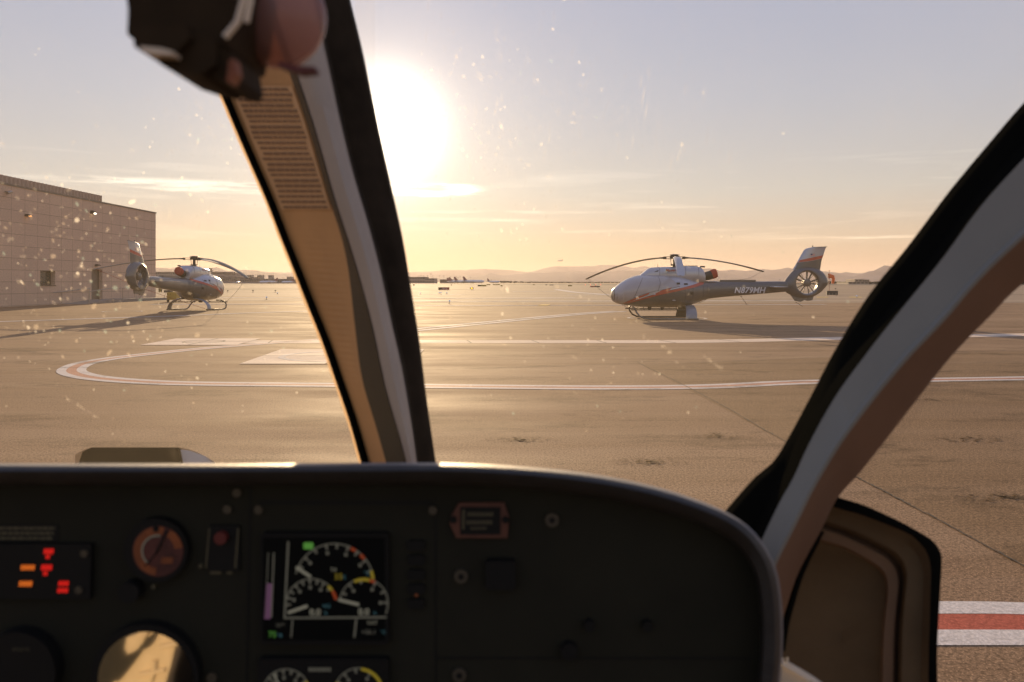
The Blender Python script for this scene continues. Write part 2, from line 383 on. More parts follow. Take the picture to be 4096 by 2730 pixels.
# pads
def pad(px, label, circle):
    pl = [G(x, y) for x, y in px]; c = sum(pl, Vector()) / 4; w = (pl[1] - pl[0]).length
    flat('concrete_pad', pl, M['concrete'], 0.011, label, 'pavement')
    mb = MB()
    def quad(a, b_, wd, e=0.015):
        t = (b_ - a).normalized(); n = Vector((-t.y, t.x, 0)) * wd/2
        mb.add([v + Vector((0, 0, e)) for v in (a-n, b_-n, b_+n, a+n)], [(0, 1, 2, 3)])
    quad((pl[0]+pl[3])/2, (pl[1]+pl[2])/2, 0.03); quad((pl[0]+pl[1])/2, (pl[2]+pl[3])/2, 0.03)
    tag(mb.obj('pad_joints', M['crack']), 'dark joints crossing the ' + label, 'joint', kind='structure')
    if circle:
        rows = []
        for k in range(61):
            a = 2*math.pi*k/60; rows.append([c + Vector((math.cos(a)*r*w, math.sin(a)*r*w, 0.014)) for r in (0.34, 0.385)])
        mb = MB(); mb.grid(rows); tag(mb.obj('pad_circle', M['white_paint']), 'white painted circle on the nearer concrete pad', 'painted line', kind='structure')
    else:
        rows = []
        for k in range(61):
            a = 2*math.pi*k/60; rows.append([c + Vector((math.cos(a)*r*w, math.sin(a)*r*w, 0.014)) for r in (0.20, 0.225)])
        mb = MB(); mb.grid(rows); tag(mb.obj('manhole_ring', M['crack']), 'dark manhole ring on the farther concrete pad', 'manhole', kind='structure')
pad([(957, 1458), (1648, 1458), (1696, 1399), (1125, 1399)], 'nearer square of pale concrete beside the centre pillar', True)
pad([(560, 1382), (945, 1382), (1043, 1356), (703, 1356)], 'farther square of pale concrete inside the ring', False)
# cracks
def crack(pts, w, label, n=120):
    c = resample([Vector((p.x, p.y)) for p in pts], n); rows = []
    for i, p in enumerate(c):
        t = (c[min(i+1, n-1)] - c[max(i-1, 0)]).normalized(); nn = Vector((-t.y, t.x)); j = random.uniform(-1, 1) * w
        ww = w * random.uniform(0.25, 1.1)
        rows.append([Vector((q.x, q.y, 0.010)) for q in (p + nn*(j-ww), p + nn*(j+ww))])
    mb = MB(); mb.grid(rows); tag(mb.obj('crack', M['crack']), label, 'crack', kind='structure')
crack([G(2555, 1452), G(2570, 1462), G(2720, 1535), G(2900, 1630), G(3130, 1762), G(3500, 1950), G(4096, 2268), G(4600, 2540)], 0.010, 'long diagonal crack running from mid apron to the door window', 300)
crack([G(2570, 1460), G(2800, 1452), G(3100, 1440), G(3450, 1424), G(4300, 1395)], 0.014, 'crack running right from the corner of the asphalt patch', 160)
for k, (a, b_, l_) in enumerate((((100, 1370), (560, 1382), 'hairline seam left of the far concrete pad'),)):
    crack([G(*a), G((a[0]+b_[0])/2, (a[1]+b_[1])/2), G(*b_)], 0.02, l_, 40)

M['stain'] = ground_material('oil_stain', (0.13, 0.085, 0.047), (0.15, 0.10, 0.056), (0.17, 0.115, 0.065), stain=0.3)
def blot(c, rx, ry, label, seed):
    rn = random.Random(seed); mb = MB()
    for _ in range(170):
        a = rn.uniform(0, 6.28); q = rn.random() ** .7; x = c.x + math.cos(a)*rx*q; y = c.y + math.sin(a)*ry*q; s_ = rn.uniform(.004, .022) * (1.3 - q)
        mb.add([Vector((x + math.cos(j)*s_*rn.uniform(.6, 2.2), y + math.sin(j)*s_*rn.uniform(.5, 1.2), 0.0085)) for j in (0, 1.05, 2.1, 3.14, 4.2, 5.2)], [tuple(range(6))])
    tag(mb.obj('stain', M['stain']), label, 'stain', kind='structure')
for k, (x, y, rx, ry, l_) in enumerate(((2870, 1745, .55, .35, 'dark stain patch beside the diagonal crack near the door frame'), (2590, 1850, .45, .25, 'dark stain just above the glareshield curve'), (2080, 1760, .5, .25, 'faint stain above the middle of the glareshield'), (3900, 1760, .8, .35, 'long dark stain seen through the door window'),
                              (3700, 1600, .9, .35, 'upper dark stain seen through the door window'), (3300, 1480, .9, .4, 'dark stain near the corner of the asphalt patch'), (4010, 1990, .5, .2, 'small stain low in the door window'))):
    blot(G(x, y), rx, ry, l_, k)
for k, (a, b_, l_) in enumerate((((1690, 1480), (2560, 1455), 'faint seam across the middle apron right of the pillar'), ((0, 1395), (300, 1425), 'faint seam at the left edge of the apron'), ((1690, 1300), (2300, 1290), 'thin far seam between lead line and gutter'), ((3400, 1385), (4096, 1372), 'faint seam through the door window'))):
    crack([G(*a), G((a[0]+b_[0])/2, (a[1]+b_[1])/2 + 1), G(*b_)], 0.018, l_, 80)

# ------------------------------------------------------------------ hills
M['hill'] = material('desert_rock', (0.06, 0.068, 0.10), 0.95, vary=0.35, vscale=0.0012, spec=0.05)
def ridge(name, pts, D, depth, label, seed):
    rnd = random.Random(seed)
    c = resample([Vector(p) for p in pts], 260); rows = [[], [], [], []]
    for i, p in enumerate(c):
        j = rnd.uniform(-1.2, 1.2) + 1.3*math.sin(i*0.83+seed)
        top = P(p.x, p.y + j, D); r = math.sin(i*0.37+seed)*depth*0.08
        rows[0].append(Vector((top.x, D - depth*0.9, -30)))
        rows[1].append(Vector((top.x + (c[-1]-c[0]).length/FPX*D/260*0.4*math.sin(i*1.3), D - depth*0.35 + r*2, top.z*(0.50 + 0.08*math.sin(i*0.9+1))) ))
        rows[2].append(Vector((top.x, D + r, top.z)))
        rows[3].append(Vector((top.x, D + depth*0.6, -30)))
    mb = MB(); mb.grid(rows); return tag(mb.obj(name, M['hill'], smooth=60), label, 'hill', kind='structure')
ridge('hills', [(-1500, 1085), (-400, 1080), (300, 1076), (560, 1073), (634, 1071), (680, 1076), (720, 1084), (790, 1096), (835, 1094), (848, 1086), (872, 1068), (892, 1074), (925, 1087), (947, 1086), (983, 1082), (1032, 1082), (1066, 1089), (1119, 1096), (1178, 1096), (1350, 1100), (1500, 1104), (1640, 1112), (1738, 1113), (1830, 1107), (1937, 1103), (1967, 1094), (2005, 1101), (2097, 1095), (2189, 1093), (2227, 1088), (2365, 1090), (2500, 1082), (2620, 1086), (2700, 1080), (2819, 1074), (2861, 1076), (2903, 1083), (2954, 1079), (3001, 1083), (3043, 1075), (3085, 1083), (3127, 1075), (3174, 1082), (3260, 1084), (3333, 1086), (3362, 1088), (3379, 1095), (3405, 1087), (3447, 1096), (3500, 1099), (3700, 1098), (4300, 1096), (5200, 1090)], 9000, 2600, 'nearer range of hazy blue desert hills', 1)
ridge('hills', [(-800, 1090), (500, 1088), (660, 1080), (690, 1069), (730, 1077), (800, 1088), (1000, 1092), (1200, 1090), (1400, 1094), (1560, 1093), (1650, 1090), (1753, 1084), (1868, 1081), (1983, 1078), (2097, 1088), (2155, 1080), (2243, 1065), (2365, 1067), (2403, 1060), (2454, 1064), (2524, 1072), (2580, 1064), (2620, 1072), (2800, 1084), (3100, 1092), (4000, 1095)], 14000, 3200, 'farther pale range of hills fading into the haze', 2)
ridge('hills', [(3330, 1130), (3367, 1121), (3420, 1110), (3464, 1100), (3523, 1075), (3557, 1061), (3600, 1068), (3700, 1058), (3850, 1075), (4100, 1100), (4400, 1118), (4700, 1129)], 6500, 1500, 'single dark mountain behind the door pillar on the right', 3)

# ------------------------------------------------------------------ helicopters
M['gunmetal'] = material('gunmetal_paint', (0.125, 0.122, 0.12), 0.32, 0.35, vary=0.10, vscale=1.4, coat=0.5)
M['silver'] = material('silver_paint', (0.46, 0.47, 0.50), 0.28, 0.45, vary=0.06, vscale=1.5, coat=0.5)
M['canopy'] = material('canopy_glass', (0.40, 0.39, 0.395), 0.22, 0.0, vary=0.12, vscale=1.1, coat=0.6, spec=0.7)
M['stripe_red'] = material('red_livery_stripe', (0.50, 0.075, 0.04), 0.35, 0.0, vary=0.1, coat=0.4)
M['stripe_white'] = material('white_livery', (0.72, 0.72, 0.72), 0.4)
M['blade'] = material('rotor_blade_grey', (0.15, 0.145, 0.12), 0.5, 0.0, vary=0.1)
M['blade_light'] = material('rotor_blade_pale', (0.36, 0.38, 0.41), 0.45, 0.0, vary=0.08)
M['dark_metal'] = material('dark_metal', (0.055, 0.05, 0.045), 0.45, 0.6, vary=0.25, vscale=9)
M['grey_metal'] = material('grey_metal', (0.19, 0.175, 0.15), 0.4, 0.6, vary=0.2, vscale=9)
M['skid_blue'] = material('skid_fairing_paint', (0.22, 0.25, 0.29), 0.35, 0.2, vary=0.1)
M['black'] = material('black_rubber', (0.014, 0.012, 0.010), 0.6)
M['seam'] = material('panel_seam', (0.07, 0.07, 0.07), 0.7)
M['cover_red'] = material('red_exhaust_cover', (0.42, 0.06, 0.03), 0.8, bump=0.3, bscale=30)
M['rope_red'] = material('red_rope', (0.40, 0.05, 0.03), 0.8)
M['rope'] = material('tan_rope', (0.30, 0.25, 0.18), 0.8)
M['flag_blue'] = material('flag_blue', (0.04, 0.05, 0.16), 0.5)
ZS = 174.8
def uz(x, y): return ((x - 300) / ZS, (712 - y) / ZS)
HULL = [(0.0, 1.19, 1.12, 0.05, 2.0), (.034, 1.36, .98, .20, 2.1), (.114, 1.50, .87, .40, 2.15), (.257, 1.62, .80, .57, 2.2), (.458, 1.78, .73, .71, 2.2), (.80, 1.985, .66, .86, 2.3),
        (1.144, 2.115, .62, .95, 2.35), (1.487, 2.18, .595, 1.0, 2.4), (2.0, 2.22, .58, 1.02, 2.5), (2.574, 2.22, .57, 1.02, 2.5), (3.15, 2.18, .57, 1.0, 2.5), (3.43, 2.14, .59, .96, 2.4),
        (3.72, 2.08, .64, .88, 2.35), (4.0, 2.01, .70, .77, 2.3), (4.29, 1.95, .80, .64, 2.3), (4.58, 1.91, .92, .50, 2.3), (4.86, 1.885, 1.0, .41, 2.3), (5.43, 1.875, 1.07, .34, 2.4), (6.29, 1.87, 1.15, .29, 2.4),
        (7.44, 1.87, 1.24, .24, 2.4), (8.58, 1.87, 1.34, .18, 2.4), (8.85, 1.86, 1.37, .15, 2.4)]
UM = 3.18      # mast station
def hs(u): return interp(HULL, u)
def sec(u, th, e=0.0):
    zt, zb, w, n = hs(u); zc = (zt + zb) / 2; hz = (zt - zb) / 2
    c, s_ = math.cos(th), math.sin(th)
    y = math.copysign(abs(c) ** (2/n), c) * (w + e); z = zc + math.copysign(abs(s_) ** (2/n), s_) * (hz + e)
    return Vector((u - UM, y, z))
def hw(u, z):
    zt, zb, w, n = hs(u); zc = (zt + zb) / 2; hz = (zt - zb) / 2
    return w * max(0.0, 1 - min(1, abs((z - zc) / hz)) ** n) ** (1/n)
def ulist(a, b_, n): return [a + (b_ - a) * i / n for i in range(n + 1)]
FIN = [(285, 1882, 2127), (265, 1897, 2120), (205, 1930, 2137), (110, 1985, 2168), (98, 2006, 2172), (87, 2058, 2177)]
def finc(z):
    y = 712 - z * ZS; r = interp([(-a[0],) + a[1:] for a in FIN], -y); return (r[0] - 300) / ZS, (r[1] - 300) / ZS
def finw(u, z):
    a, b_ = finc(z); c = min(1, max(0, (u - a) / (b_ - a))); th = 0.17 - 0.05 * (z - 2.4)
    return 0.5 * th * (2.9690*math.sqrt(c) - 1.26*c - 3.516*c*c + 2.843*c**3 - 1.036*c**4) * 1.0 + 0.004
def drape(mb, top, bot, wf, e, nu=24, nv=3, sides=(-1, 1), mi=0):
    a = resample([Vector(p) for p in top], nu); b_ = resample([Vector(p) for p in bot], nu)
    for sgn in sides:
        rows = []
        for p, q in zip(a, b_):
            rows.append([Vector((r.x - UM, sgn * (wf(r.x, r.y) + e), r.y)) for r in [p.lerp(q, k / nv) for k in range(nv + 1)]])
        mb.grid(rows, mi)
def z2(*pts): return [uz(*p) for p in pts]
def helicopter(name, loc, rot, label, phis, droops, reg, ropes):
    root = empty(name, loc, rot); tag(root, label, 'helicopter', 'parked silver helicopters')
    nth = 40
    us = sorted(set([h[0] for h in HULL if h[0] <= 4.86] + [0.015, .07, .18, .35, .6, 1.0, 1.3, 1.75, 2.3, 2.85]))
    mb = MB(); mb.grid([[sec(u, 2*math.pi*k/nth) for k in range(nth)] for u in us], 0, True)
    mb.add([sec(0, 2*math.pi*k/nth) for k in range(nth)], [tuple(range(nth))])
    mb.obj('fuselage', M['gunmetal'], root, smooth=True)
    us = ulist(4.86, 8.85, 14); mb = MB(); mb.grid([[sec(u, 2*math.pi*k/nth) for k in range(nth)] for u in us], 0, True)
    mb.add([sec(8.85, 2*math.pi*k/nth) for k in range(nth)], [tuple(range(nth))])
    mb.box((5.40 - UM, -0.12, 1.85), (7.2 - UM, 0.12, 1.945)); mb.obj('tail_boom', M['gunmetal'], root, smooth=True)
    # silver upper skin above the stripe
    def wrap(ua, ub, zl, e, nu=26, nt_=22, uend=None):
        rows = []
        for i in range(nu + 1):
            row = []
            for k in range(nt_ + 1):
                t = abs(2 * k / nt_ - 1)          # 1 at the lower edges, 0 on the roof
                ue = ub if uend is None else uend(t); u = ua + (ue - ua) * i / nu
                zt, zb, w, n = hs(u); zc = (zt+zb)/2; hz = (zt-zb)/2; q = max(-1, min(1, (zl(u) - zc) / hz))
                th0 = math.copysign(math.asin(abs(q) ** (n/2)), q)
                th = math.pi/2 - (math.pi/2 - th0) * t
                if k > nt_ / 2: th = math.pi - th
                row.append(sec(u, th, e))
            rows.append(row)
        mb = MB(); mb.grid(rows); return mb
    sil = [(0, .9), (.6, .78), (1.03, 1.0), (1.716, 1.20), (2.86, 1.47), (4.0, 1.68), (4.6, 1.88), (4.9, 2.0)]
    wrap(0.3, 4.62, lambda u: interp(sil, u)[0], 0.004).obj('upper_skin', M['silver'], root, smooth=True)
    can = [(0, .4), (.50, .72), (.56, .80), (1.03, 1.07), (1.716, 1.327), (2.86, 1.556), (3.3, 1.62)]
    canopy = wrap(0.0, 3.2, lambda u: interp(can, u)[0], 0.010, 30, 26, lambda t: 2.15 + 1.10 * t ** 0.8).obj('canopy', M['canopy'], root, smooth=True)
    mb = MB()
    for s_ in (-1, 1):
        for path in (z2((480, 525), (520, 430), (560, 350)), z2((680, 465), (700, 400), (690, 330)), z2((395, 580), (480, 527), (600, 482), (800, 442), (866, 430))):
            r_ = resample([Vector(p) for p in path], 16)
            mb.tube([Vector((p.x - UM, s_ * (hw(p.x, p.y) + 0.013), p.y)) for p in r_], 0.009, 5)
    mb.obj('window_frame', M['seam'], canopy)
    # livery
    mb = MB()
    drape(mb, z2((400, 573), (500, 523), (612, 478)), z2((400, 578), (480, 548), (598, 496)), hw, 0.016, 18, 2)
    drape(mb, z2((430, 570), (560, 525), (700, 483), (880, 440), (1000, 411), (1112, 374)), z2((430, 576), (560, 538), (700, 500), (880, 462), (1000, 436), (1088, 410)), hw, 0.016, 44, 3)
    drape(mb, z2((650, 492), (720, 458), (800, 436)), z2((672, 498), (740, 474), (782, 456)), hw, 0.016, 16, 2)
    mb.obj('red_stripe', M['stripe_red'], root, smooth=True)
    mb = MB()
    drape(mb, z2((420, 566), (600, 503), (800, 449), (860, 436)), z2((420, 571), (600, 509), (800, 455), (860, 441)), hw, 0.015, 34, 1)
    mb.obj('white_pinstripe', M['stripe_white'], root, smooth=True)
    # small windows, handles and seams
    mb = MB()
    for a in ((840, 395, 870, 412), (905, 401, 940, 415), (962, 474, 990, 497)):
        drape(mb, z2((a[0], a[1]), (a[2], a[1])), z2((a[0], a[3]), (a[2], a[3])), hw, 0.012, 3, 2)
    mb.obj('vent_window', M['black'], root)
    mb = MB()
    for s_ in (-1, 1):
        for path in (z2((912, 440), (918, 520), (900, 600)), z2((985, 425), (990, 590)), z2((1085, 420), (1085, 520)), z2((690, 500), (700, 560), (715, 600)), z2((1125, 420), (1122, 515))):
            r_ = resample([Vector(p) for p in path], 10)
            mb.tube([Vector((p.x - UM, s_ * (hw(p.x, p.y) + 0.003), p.y)) for p in r_], 0.006, 4)
    mb.obj('door_seam', M['seam'], root)
    for cx_, cy_ in ((648, 496), (498, 516), (818, 547)):
        mb = MB(); u, z = uz(cx_, cy_)
        for s_ in (-1, 1): mb.sphere((u - UM, s_ * (hw(u, z) + 0.012), z), 0.07, 8, 5, (1.3, 0.25, 0.4))
        mb.obj('door_handle', M['silver'], root, smooth=True)
    # engine cowl
    CW = [(1.45, 2.19, .18), (1.62, 2.32, .34), (1.83, 2.49, .44), (2.0, 2.56, .49), (2.574, 2.59, .53), (3.15, 2.60, .56), (3.66, 2.63, .57), (4.2, 2.62, .54), (4.42, 2.58, .50), (4.55, 2.47, .45), (4.63, 2.30, .40)]
    def cws(u, th):
        zt, w = interp(CW, u); zb = 1.75; zc = (zt+zb)/2; hz = (zt-zb)/2; n = 3.2; c, s_ = math.cos(th), math.sin(th)
        return Vector((u - UM, math.copysign(abs(c)**(2/n), c)*w, zc + math.copysign(abs(s_)**(2/n), s_)*hz))
    cu = [c[0] for c in CW]; mb = MB(); mb.grid([[cws(u, 2*math.pi*k/32) for k in range(32)] for u in cu], 0, True)
    mb.add([cws(4.63, 2*math.pi*k/32) for k in range(32)], [tuple(range(32))]); mb.add([cws(1.45, 2*math.pi*k/32) for k in range(32)], [tuple(range(32))])
    cowl = mb.obj('engine_cowl', M['silver'], root, smooth=True)
    mb = MB()
    for u in (2.35, 3.62, 4.27): mb.tube([cws(u, math.pi*k/16 ) * 1.0 + Vector((0, 0, 0.002)) for k in range(17)], 0.008, 4)
    mb.tube([Vector((3.6 - UM + 0.4*k/1, 0.3, 2.645)) for k in range(3)], 0.02, 6); mb.tube([(4.38 - UM, -.3, 2.60), (4.62 - UM, -.3, 2.59)], 0.04, 8)
    mb.obj('cowl_seam', M['seam'], cowl)
    def cw_(u, z):
        zt, w = interp(CW, u); zb = 1.75; zc = (zt+zb)/2; hz = (zt-zb)/2
        return w * max(0, 1 - min(1, abs((z-zc)/hz))**3.2) ** (1/3.2)
    def lettering(body, x0, z0, size, wf, m, pname, parent, shear=0.0, bold=0.0, e=0.02, space=1.0, sides=(-1, 1)):
        vs, fs_ = text_mesh(body, size, 0, shear, 'LEFT', bold, space); wd = max(v.x for v in vs); mb = MB()
        for s_ in sides:
            out = []
            for v in vs:
                u = x0 + (v.x if s_ < 0 else wd - v.x); z = z0 + v.y
                out.append(Vector((u - UM, s_ * (wf(u, z) + e), z)))
            mb.add(out, fs_)
        mb.obj(pname, m, parent)
    u0, z0 = uz(762, 300); lettering('Maverick', u0, z0, 0.19, lambda u, z: cw_(u, 2.2), M['cover_red'], 'lettering', cowl, bold=0.003, e=0.006)
    u0, z0 = uz(762, 317); lettering('HELICOPTERS', u0, z0, 0.075, lambda u, z: cw_(u, 2.2), M['seam'], 'lettering', cowl, e=0.006, space=1.25)
    mb = MB(); drape(mb, z2((665, 303), (690, 292), (704, 289)), z2((668, 306), (685, 302), (695, 302)), cw_, 0.006, 6, 1); mb.obj('bird_emblem', M['seam'], cowl)
    if reg:
        u0, z0 = uz(1360, 485); lettering(reg, u0, z0, 0.40, lambda u, z: hs(u)[2], M['stripe_white'], 'registration', root, shear=0.25, bold=0.010, e=0.004, space=1.03)
    # exhaust
    mb = MB(); mb.tube([(4.35-UM, 0, 2.15), (4.7-UM, 0, 2.12), (4.9-UM, 0.0, 2.16), (5.12-UM, 0.0, 2.24)], [0.20, 0.21, 0.22, 0.21], 16)
    ex = mb.obj('exhaust_pipe', M['dark_metal'], root, smooth=True)
    mb = MB(); mb.tube([(5.02-UM, 0, 2.205), (5.18-UM, 0.0, 2.265), (5.27-UM, 0, 2.29), (5.29-UM, 0, 2.295)], [0.235, 0.24, 0.215, 0.15], 16); mb.obj('exhaust_cover', M['cover_red'], ex, smooth=True)
    # shroud, fin, fan
    c = Vector(uz(2003, 397)); outl = [Vector(p) for p in z2((1815, 383), (1850, 335), (1890, 290), (1940, 268), (2003, 258), (2070, 264), (2130, 290), (2168, 325), (2195, 385), (2190, 415), (2130, 480), (2080, 512), (2010, 530), (1940, 528), (1870, 505), (1820, 478), (1795, 430))]
    def ray(th):
        d = Vector((math.cos(th), math.sin(th))); best = 1.0
        for a, b_ in zip(outl, outl[1:] + outl[:1]):
            e_ = b_ - a; den = d.x*e_.y - d.y*e_.x
            if abs(den) < 1e-9: continue
            t = ((a-c).x*e_.y - (a-c).y*e_.x) / den; s_ = ((a-c).x*d.y - (a-c).y*d.x) / den
            if t > 0 and -0.001 <= s_ <= 1.001: best = t
        return best
    n = 64; ro = [ray(2*math.pi*k/n) for k in range(n)]; ro = [(ro[k-1] + 2*ro[k] + ro[(k+1) % n]) / 4 for k in range(n)]
    rows = []
    for k in range(n):
        th = 2*math.pi*k/n; d = Vector((math.cos(th), 0, math.sin(th))); cc = Vector((c.x-UM, 0, c.y)); ri = 0.555; r_o = ro[k]; dr = r_o - ri
        prof = [(ri, -.17), (ri+.02, -.215), (ri+.08, -.23), (ri+dr*.45, -.20), (ri+dr*.8, -.12), (ri+dr*.97, -.05), (r_o, 0), (ri+dr*.97, .05), (ri+dr*.8, .12), (ri+dr*.45, .20), (ri+.08, .23), (ri+.02, .215), (ri, .17), (ri-.012, .06), (ri-.012, -.06)]
        rows.append([cc + d*r + Vector((0, y, 0)) for r, y in prof])
    rows.append(rows[0]); mb = MB(); mb.grid(rows, 0, True); shroud = mb.obj('tail_shroud', M['gunmetal'], root, smooth=True)
    mb = MB(); rows = []
    for f in FIN:
        z = (712 - f[0]) / ZS; a, b_ = (f[1]-300)/ZS, (f[2]-300)/ZS
        cs = [0, .01, .04, .1, .2, .35, .5, .7, .88, 1]
        up = [Vector((a+(b_-a)*q-UM, finw(a+(b_-a)*q, z), z)) for q in cs]; dn = [Vector((p.x, -p.y, p.z)) for p in up[::-1]]
        rows.append(up + dn)
    mb.grid(rows, 0, True); mb.add(rows[-1], [tuple(range(len(rows[-1])))])
    fin = mb.obj('tail_fin', M['silver'], root, smooth=True)
    mb = MB(); drape(mb, z2((1931, 203), (2040, 180), (2149, 157)), z2((1924, 221), (2040, 206), (2141, 184)), finw, 0.004, 16, 2); mb.obj('fin_stripe', M['stripe_red'], fin)
    mb = MB(); drape(mb, z2((1924, 222), (2040, 208), (2139, 187)), z2((1884, 283), (2000, 284), (2124, 283)), finw, 0.003, 18, 4); mb.obj('fin_base_paint', M['gunmetal'], fin, smooth=True)
    mb = MB(); drape(mb, z2((2038, 145), (2076, 145)), z2((2038, 167), (2076, 167)), finw, 0.004, 5, 1); 
    fl = mb.obj('flag_emblem', M['stripe_white'], fin)
    mb = MB()
    for k in range(4): drape(mb, z2((2038, 145+6*k), (2076, 145+6*k)), z2((2038, 148+6*k), (2076, 148+6*k)), finw, 0.006, 5, 1, mi=0)
    mbb = MB(); mb.obj('flag_stripes', M['stripe_red'], fin)
    drape(mbb, z2((2038, 145), (2054, 145)), z2((2038, 156), (2054, 156)), finw, 0.008, 4, 1); mbb.obj('flag_canton', M['flag_blue'], fin)
    mb = MB(); u, z = uz(2060, 88); mb.tube([(u-UM, 0, z-.02), (u-UM, 0, z+.05)], 0.02, 8); mb.sphere((u-UM, 0, z+.06), 0.03, 8, 6)
    u2, z2_ = uz(2184, 84); mb.tube([(u-UM, 0, z), (u2-UM, 0, z2_)], 0.018, 6); mb.obj('beacon', M['grey_metal'], fin)
    mb = MB(); mb.prism([Vector((a-UM, -0.035, b_)) for a, b_ in z2((1862, 498), (1905, 555), (1955, 563), (1985, 548), (2010, 553), (2055, 550), (2068, 512), (2000, 500))], (0, .07, 0)); mb.obj('tail_bumper', M['grey_metal'], root)
    mb = MB(); cc = Vector((c.x-UM, 0, c.y))
    mb.tube([cc + Vector((0, -.2, 0)), cc + Vector((0, -.17, 0)), cc + Vector((0, .13, 0)), cc + Vector((0, .18, 0))], [0.10, 0.19, 0.19, 0.12], 20); fan = mb.obj('fan_hub', M['grey_metal'], root, smooth=True)
    for k in range(10):
        th = 2*math.pi*(k + 0.25*(k % 2))/10 + 0.3; d = Vector((math.cos(th), 0, math.sin(th))); t = Vector((-math.sin(th), 0, math.cos(th)))
        mb = MB(); a, b_ = cc + d*0.17, cc + d*0.54; y0 = Vector((0, -.10, 0))
        w0, w1 = t*0.022 + Vector((0, .03, 0)), t*0.028 + Vector((0, .028, 0)); th_ = t*0.006
        mb.prism([a + y0 - w0, b_ + y0 - w1, b_ + y0 + w1, a + y0 + w0], th_*2 + Vector((0, -.006, 0))); mb.obj('fan_blade', M['grey_metal'], fan)
    mb = MB()
    for k in range(10):
        th = 2*math.pi*k/10 + 0.12; d = Vector((math.cos(th), 0, math.sin(th))); mb.tube([cc + d*0.15 + Vector((0, .08, 0)), cc + d*0.55 + Vector((0, .09, 0))], 0.010, 5)
    mb.obj('stator_vane', M['grey_metal'], fan)
    # stabiliser
    mb = MB(); rows = []
    for y in (-1.36, -1.33, -0.7, 0, 0.7, 1.33, 1.36):
        t = 0.03 if abs(y) < 1.35 else 0.01; a, b_ = 7.80, 8.42
        rows.append([Vector((p[0]-UM, y, 1.60 + p[1])) for p in ((a, 0), (a+.1, t), (a+.35, t*.8), (b_, 0), (a+.35, -t*.8), (a+.1, -t))])
    mb.grid(rows, 0, True); mb.add(rows[0], [tuple(range(6))]); mb.add(rows[-1], [tuple(range(6))]); mb.obj('stabiliser', M['silver'], root, smooth=30)
    # skids
    for s_ in (-1, 1):
        mb = MB(); y = 1.18 * s_
        pts = [Vector((u-UM, yy*s_, z)) for u, yy, z in ((1.03, .45, .60), (1.04, .75, .585), (1.06, 1.0, .50), (1.12, 1.12, .36), (1.26, 1.17, .18), (1.48, 1.18, .075), (1.75, 1.18, .05), (2.6, 1.18, .05), (4.1, 1.18, .05))]
        pts = [Vector(p) for p in pts]; mb.tube(pts, 0.042, 10); sk = mb.obj('skid', M['dark_metal'] if s_ > 0 else M['grey_metal'], root, smooth=True)
        rows = []
        for k in range(12):
            t = k/11; yy = (0.30 + 0.90 * math.sin(t*math.pi/2)) * s_; z = 0.07 + 0.62 * math.cos(t*math.pi/2) ** 0.9; ww = 0.21 + 0.07*t; u = 3.78 - 0.02*t + 0.05*(1-t)
            nrm_ = Vector((0, math.cos(t*math.pi/2)*0.5*s_, 1-t+0.2)).normalized() * 0.035
            nrm_ = Vector((0, s_*t, 1-t*.9)).normalized()*0.04
            rows.append([Vector((u-ww-UM, yy, z)), Vector((u-ww*.5-UM, yy, z)) + nrm_, Vector((u+ww*.5-UM, yy, z)) + nrm_, Vector((u+ww-UM, yy, z)), Vector((u+ww*.5-UM, yy, z)) - nrm_, Vector((u-ww*.5-UM, yy, z)) - nrm_])
        mb = MB(); mb.grid(rows, 0, True); mb.add(rows[-1], [tuple(range(6))]); mb.obj('skid_leg', M['skid_blue'] if s_ < 0 or not reg else M['dark_metal'], sk, smooth=40)
        mb = MB(); mb.box((0.86-UM, s_*1.02-.07, .46), (3.5-UM, s_*1.02+.07, .51)); mb.tube([(1.5-UM, s_*.8, .60), (1.5-UM, s_*1.0, .49)], .02, 6); mb.tube([(3.1-UM, s_*.8, .60), (3.1-UM, s_*1.0, .49)], .02, 6)
        mb.obj('step_board', M['dark_metal'], sk)
    mb = MB(); mb.sphere((1.9-UM, -.2, .55), .10, 10, 7); mb.sphere((2.6-UM, .2, .54), .09, 10, 7); mb.obj('belly_light', M['black'], root, smooth=True)
    mb = MB()
    for a, b_ in (((1430, 512), (1485, 588)), ((1130, 545), (1060, 575)), ((1900, 560), (1970, 604)), ((708, 262), (708, 235)), ((1425, 516), (1445, 520))):
        (ua, za), (ub, zb_) = uz(*a), uz(*b_); mb.tube([(ua-UM, -.05, za), (ub-UM, -.05, zb_)], .010, 4)
    mb.obj('antenna', M['dark_metal'], root)
    # rotor
    mb = MB(); mb.tube([(0, 0, 2.55), (0, 0, 2.68), (0, 0, 3.0)], [.16, .09, .075], 12); mb.tube([(0, 0, 3.0), (0, 0, 3.03), (0, 0, 3.13), (0, 0, 3.15)], [.16, .24, .24, .18], 12)
    mb.tube([(0, 0, 3.15), (0, 0, 3.165), (0, 0, 3.20), (0, 0, 3.225)], [.12, .27, .24, .1], 14)
    for k in range(3):
        a = 2*math.pi*k/3 + 0.4; mb.tube([(.22*math.cos(a), .22*math.sin(a), 3.02), (.17*math.cos(a), .17*math.sin(a), 2.65)], .016, 6)
    mb.tube([(0, 0, 2.66), (0, 0, 2.72)], [.2, .2], 12)
    hub = mb.obj('rotor_hub', M['dark_metal'], root, smooth=40)
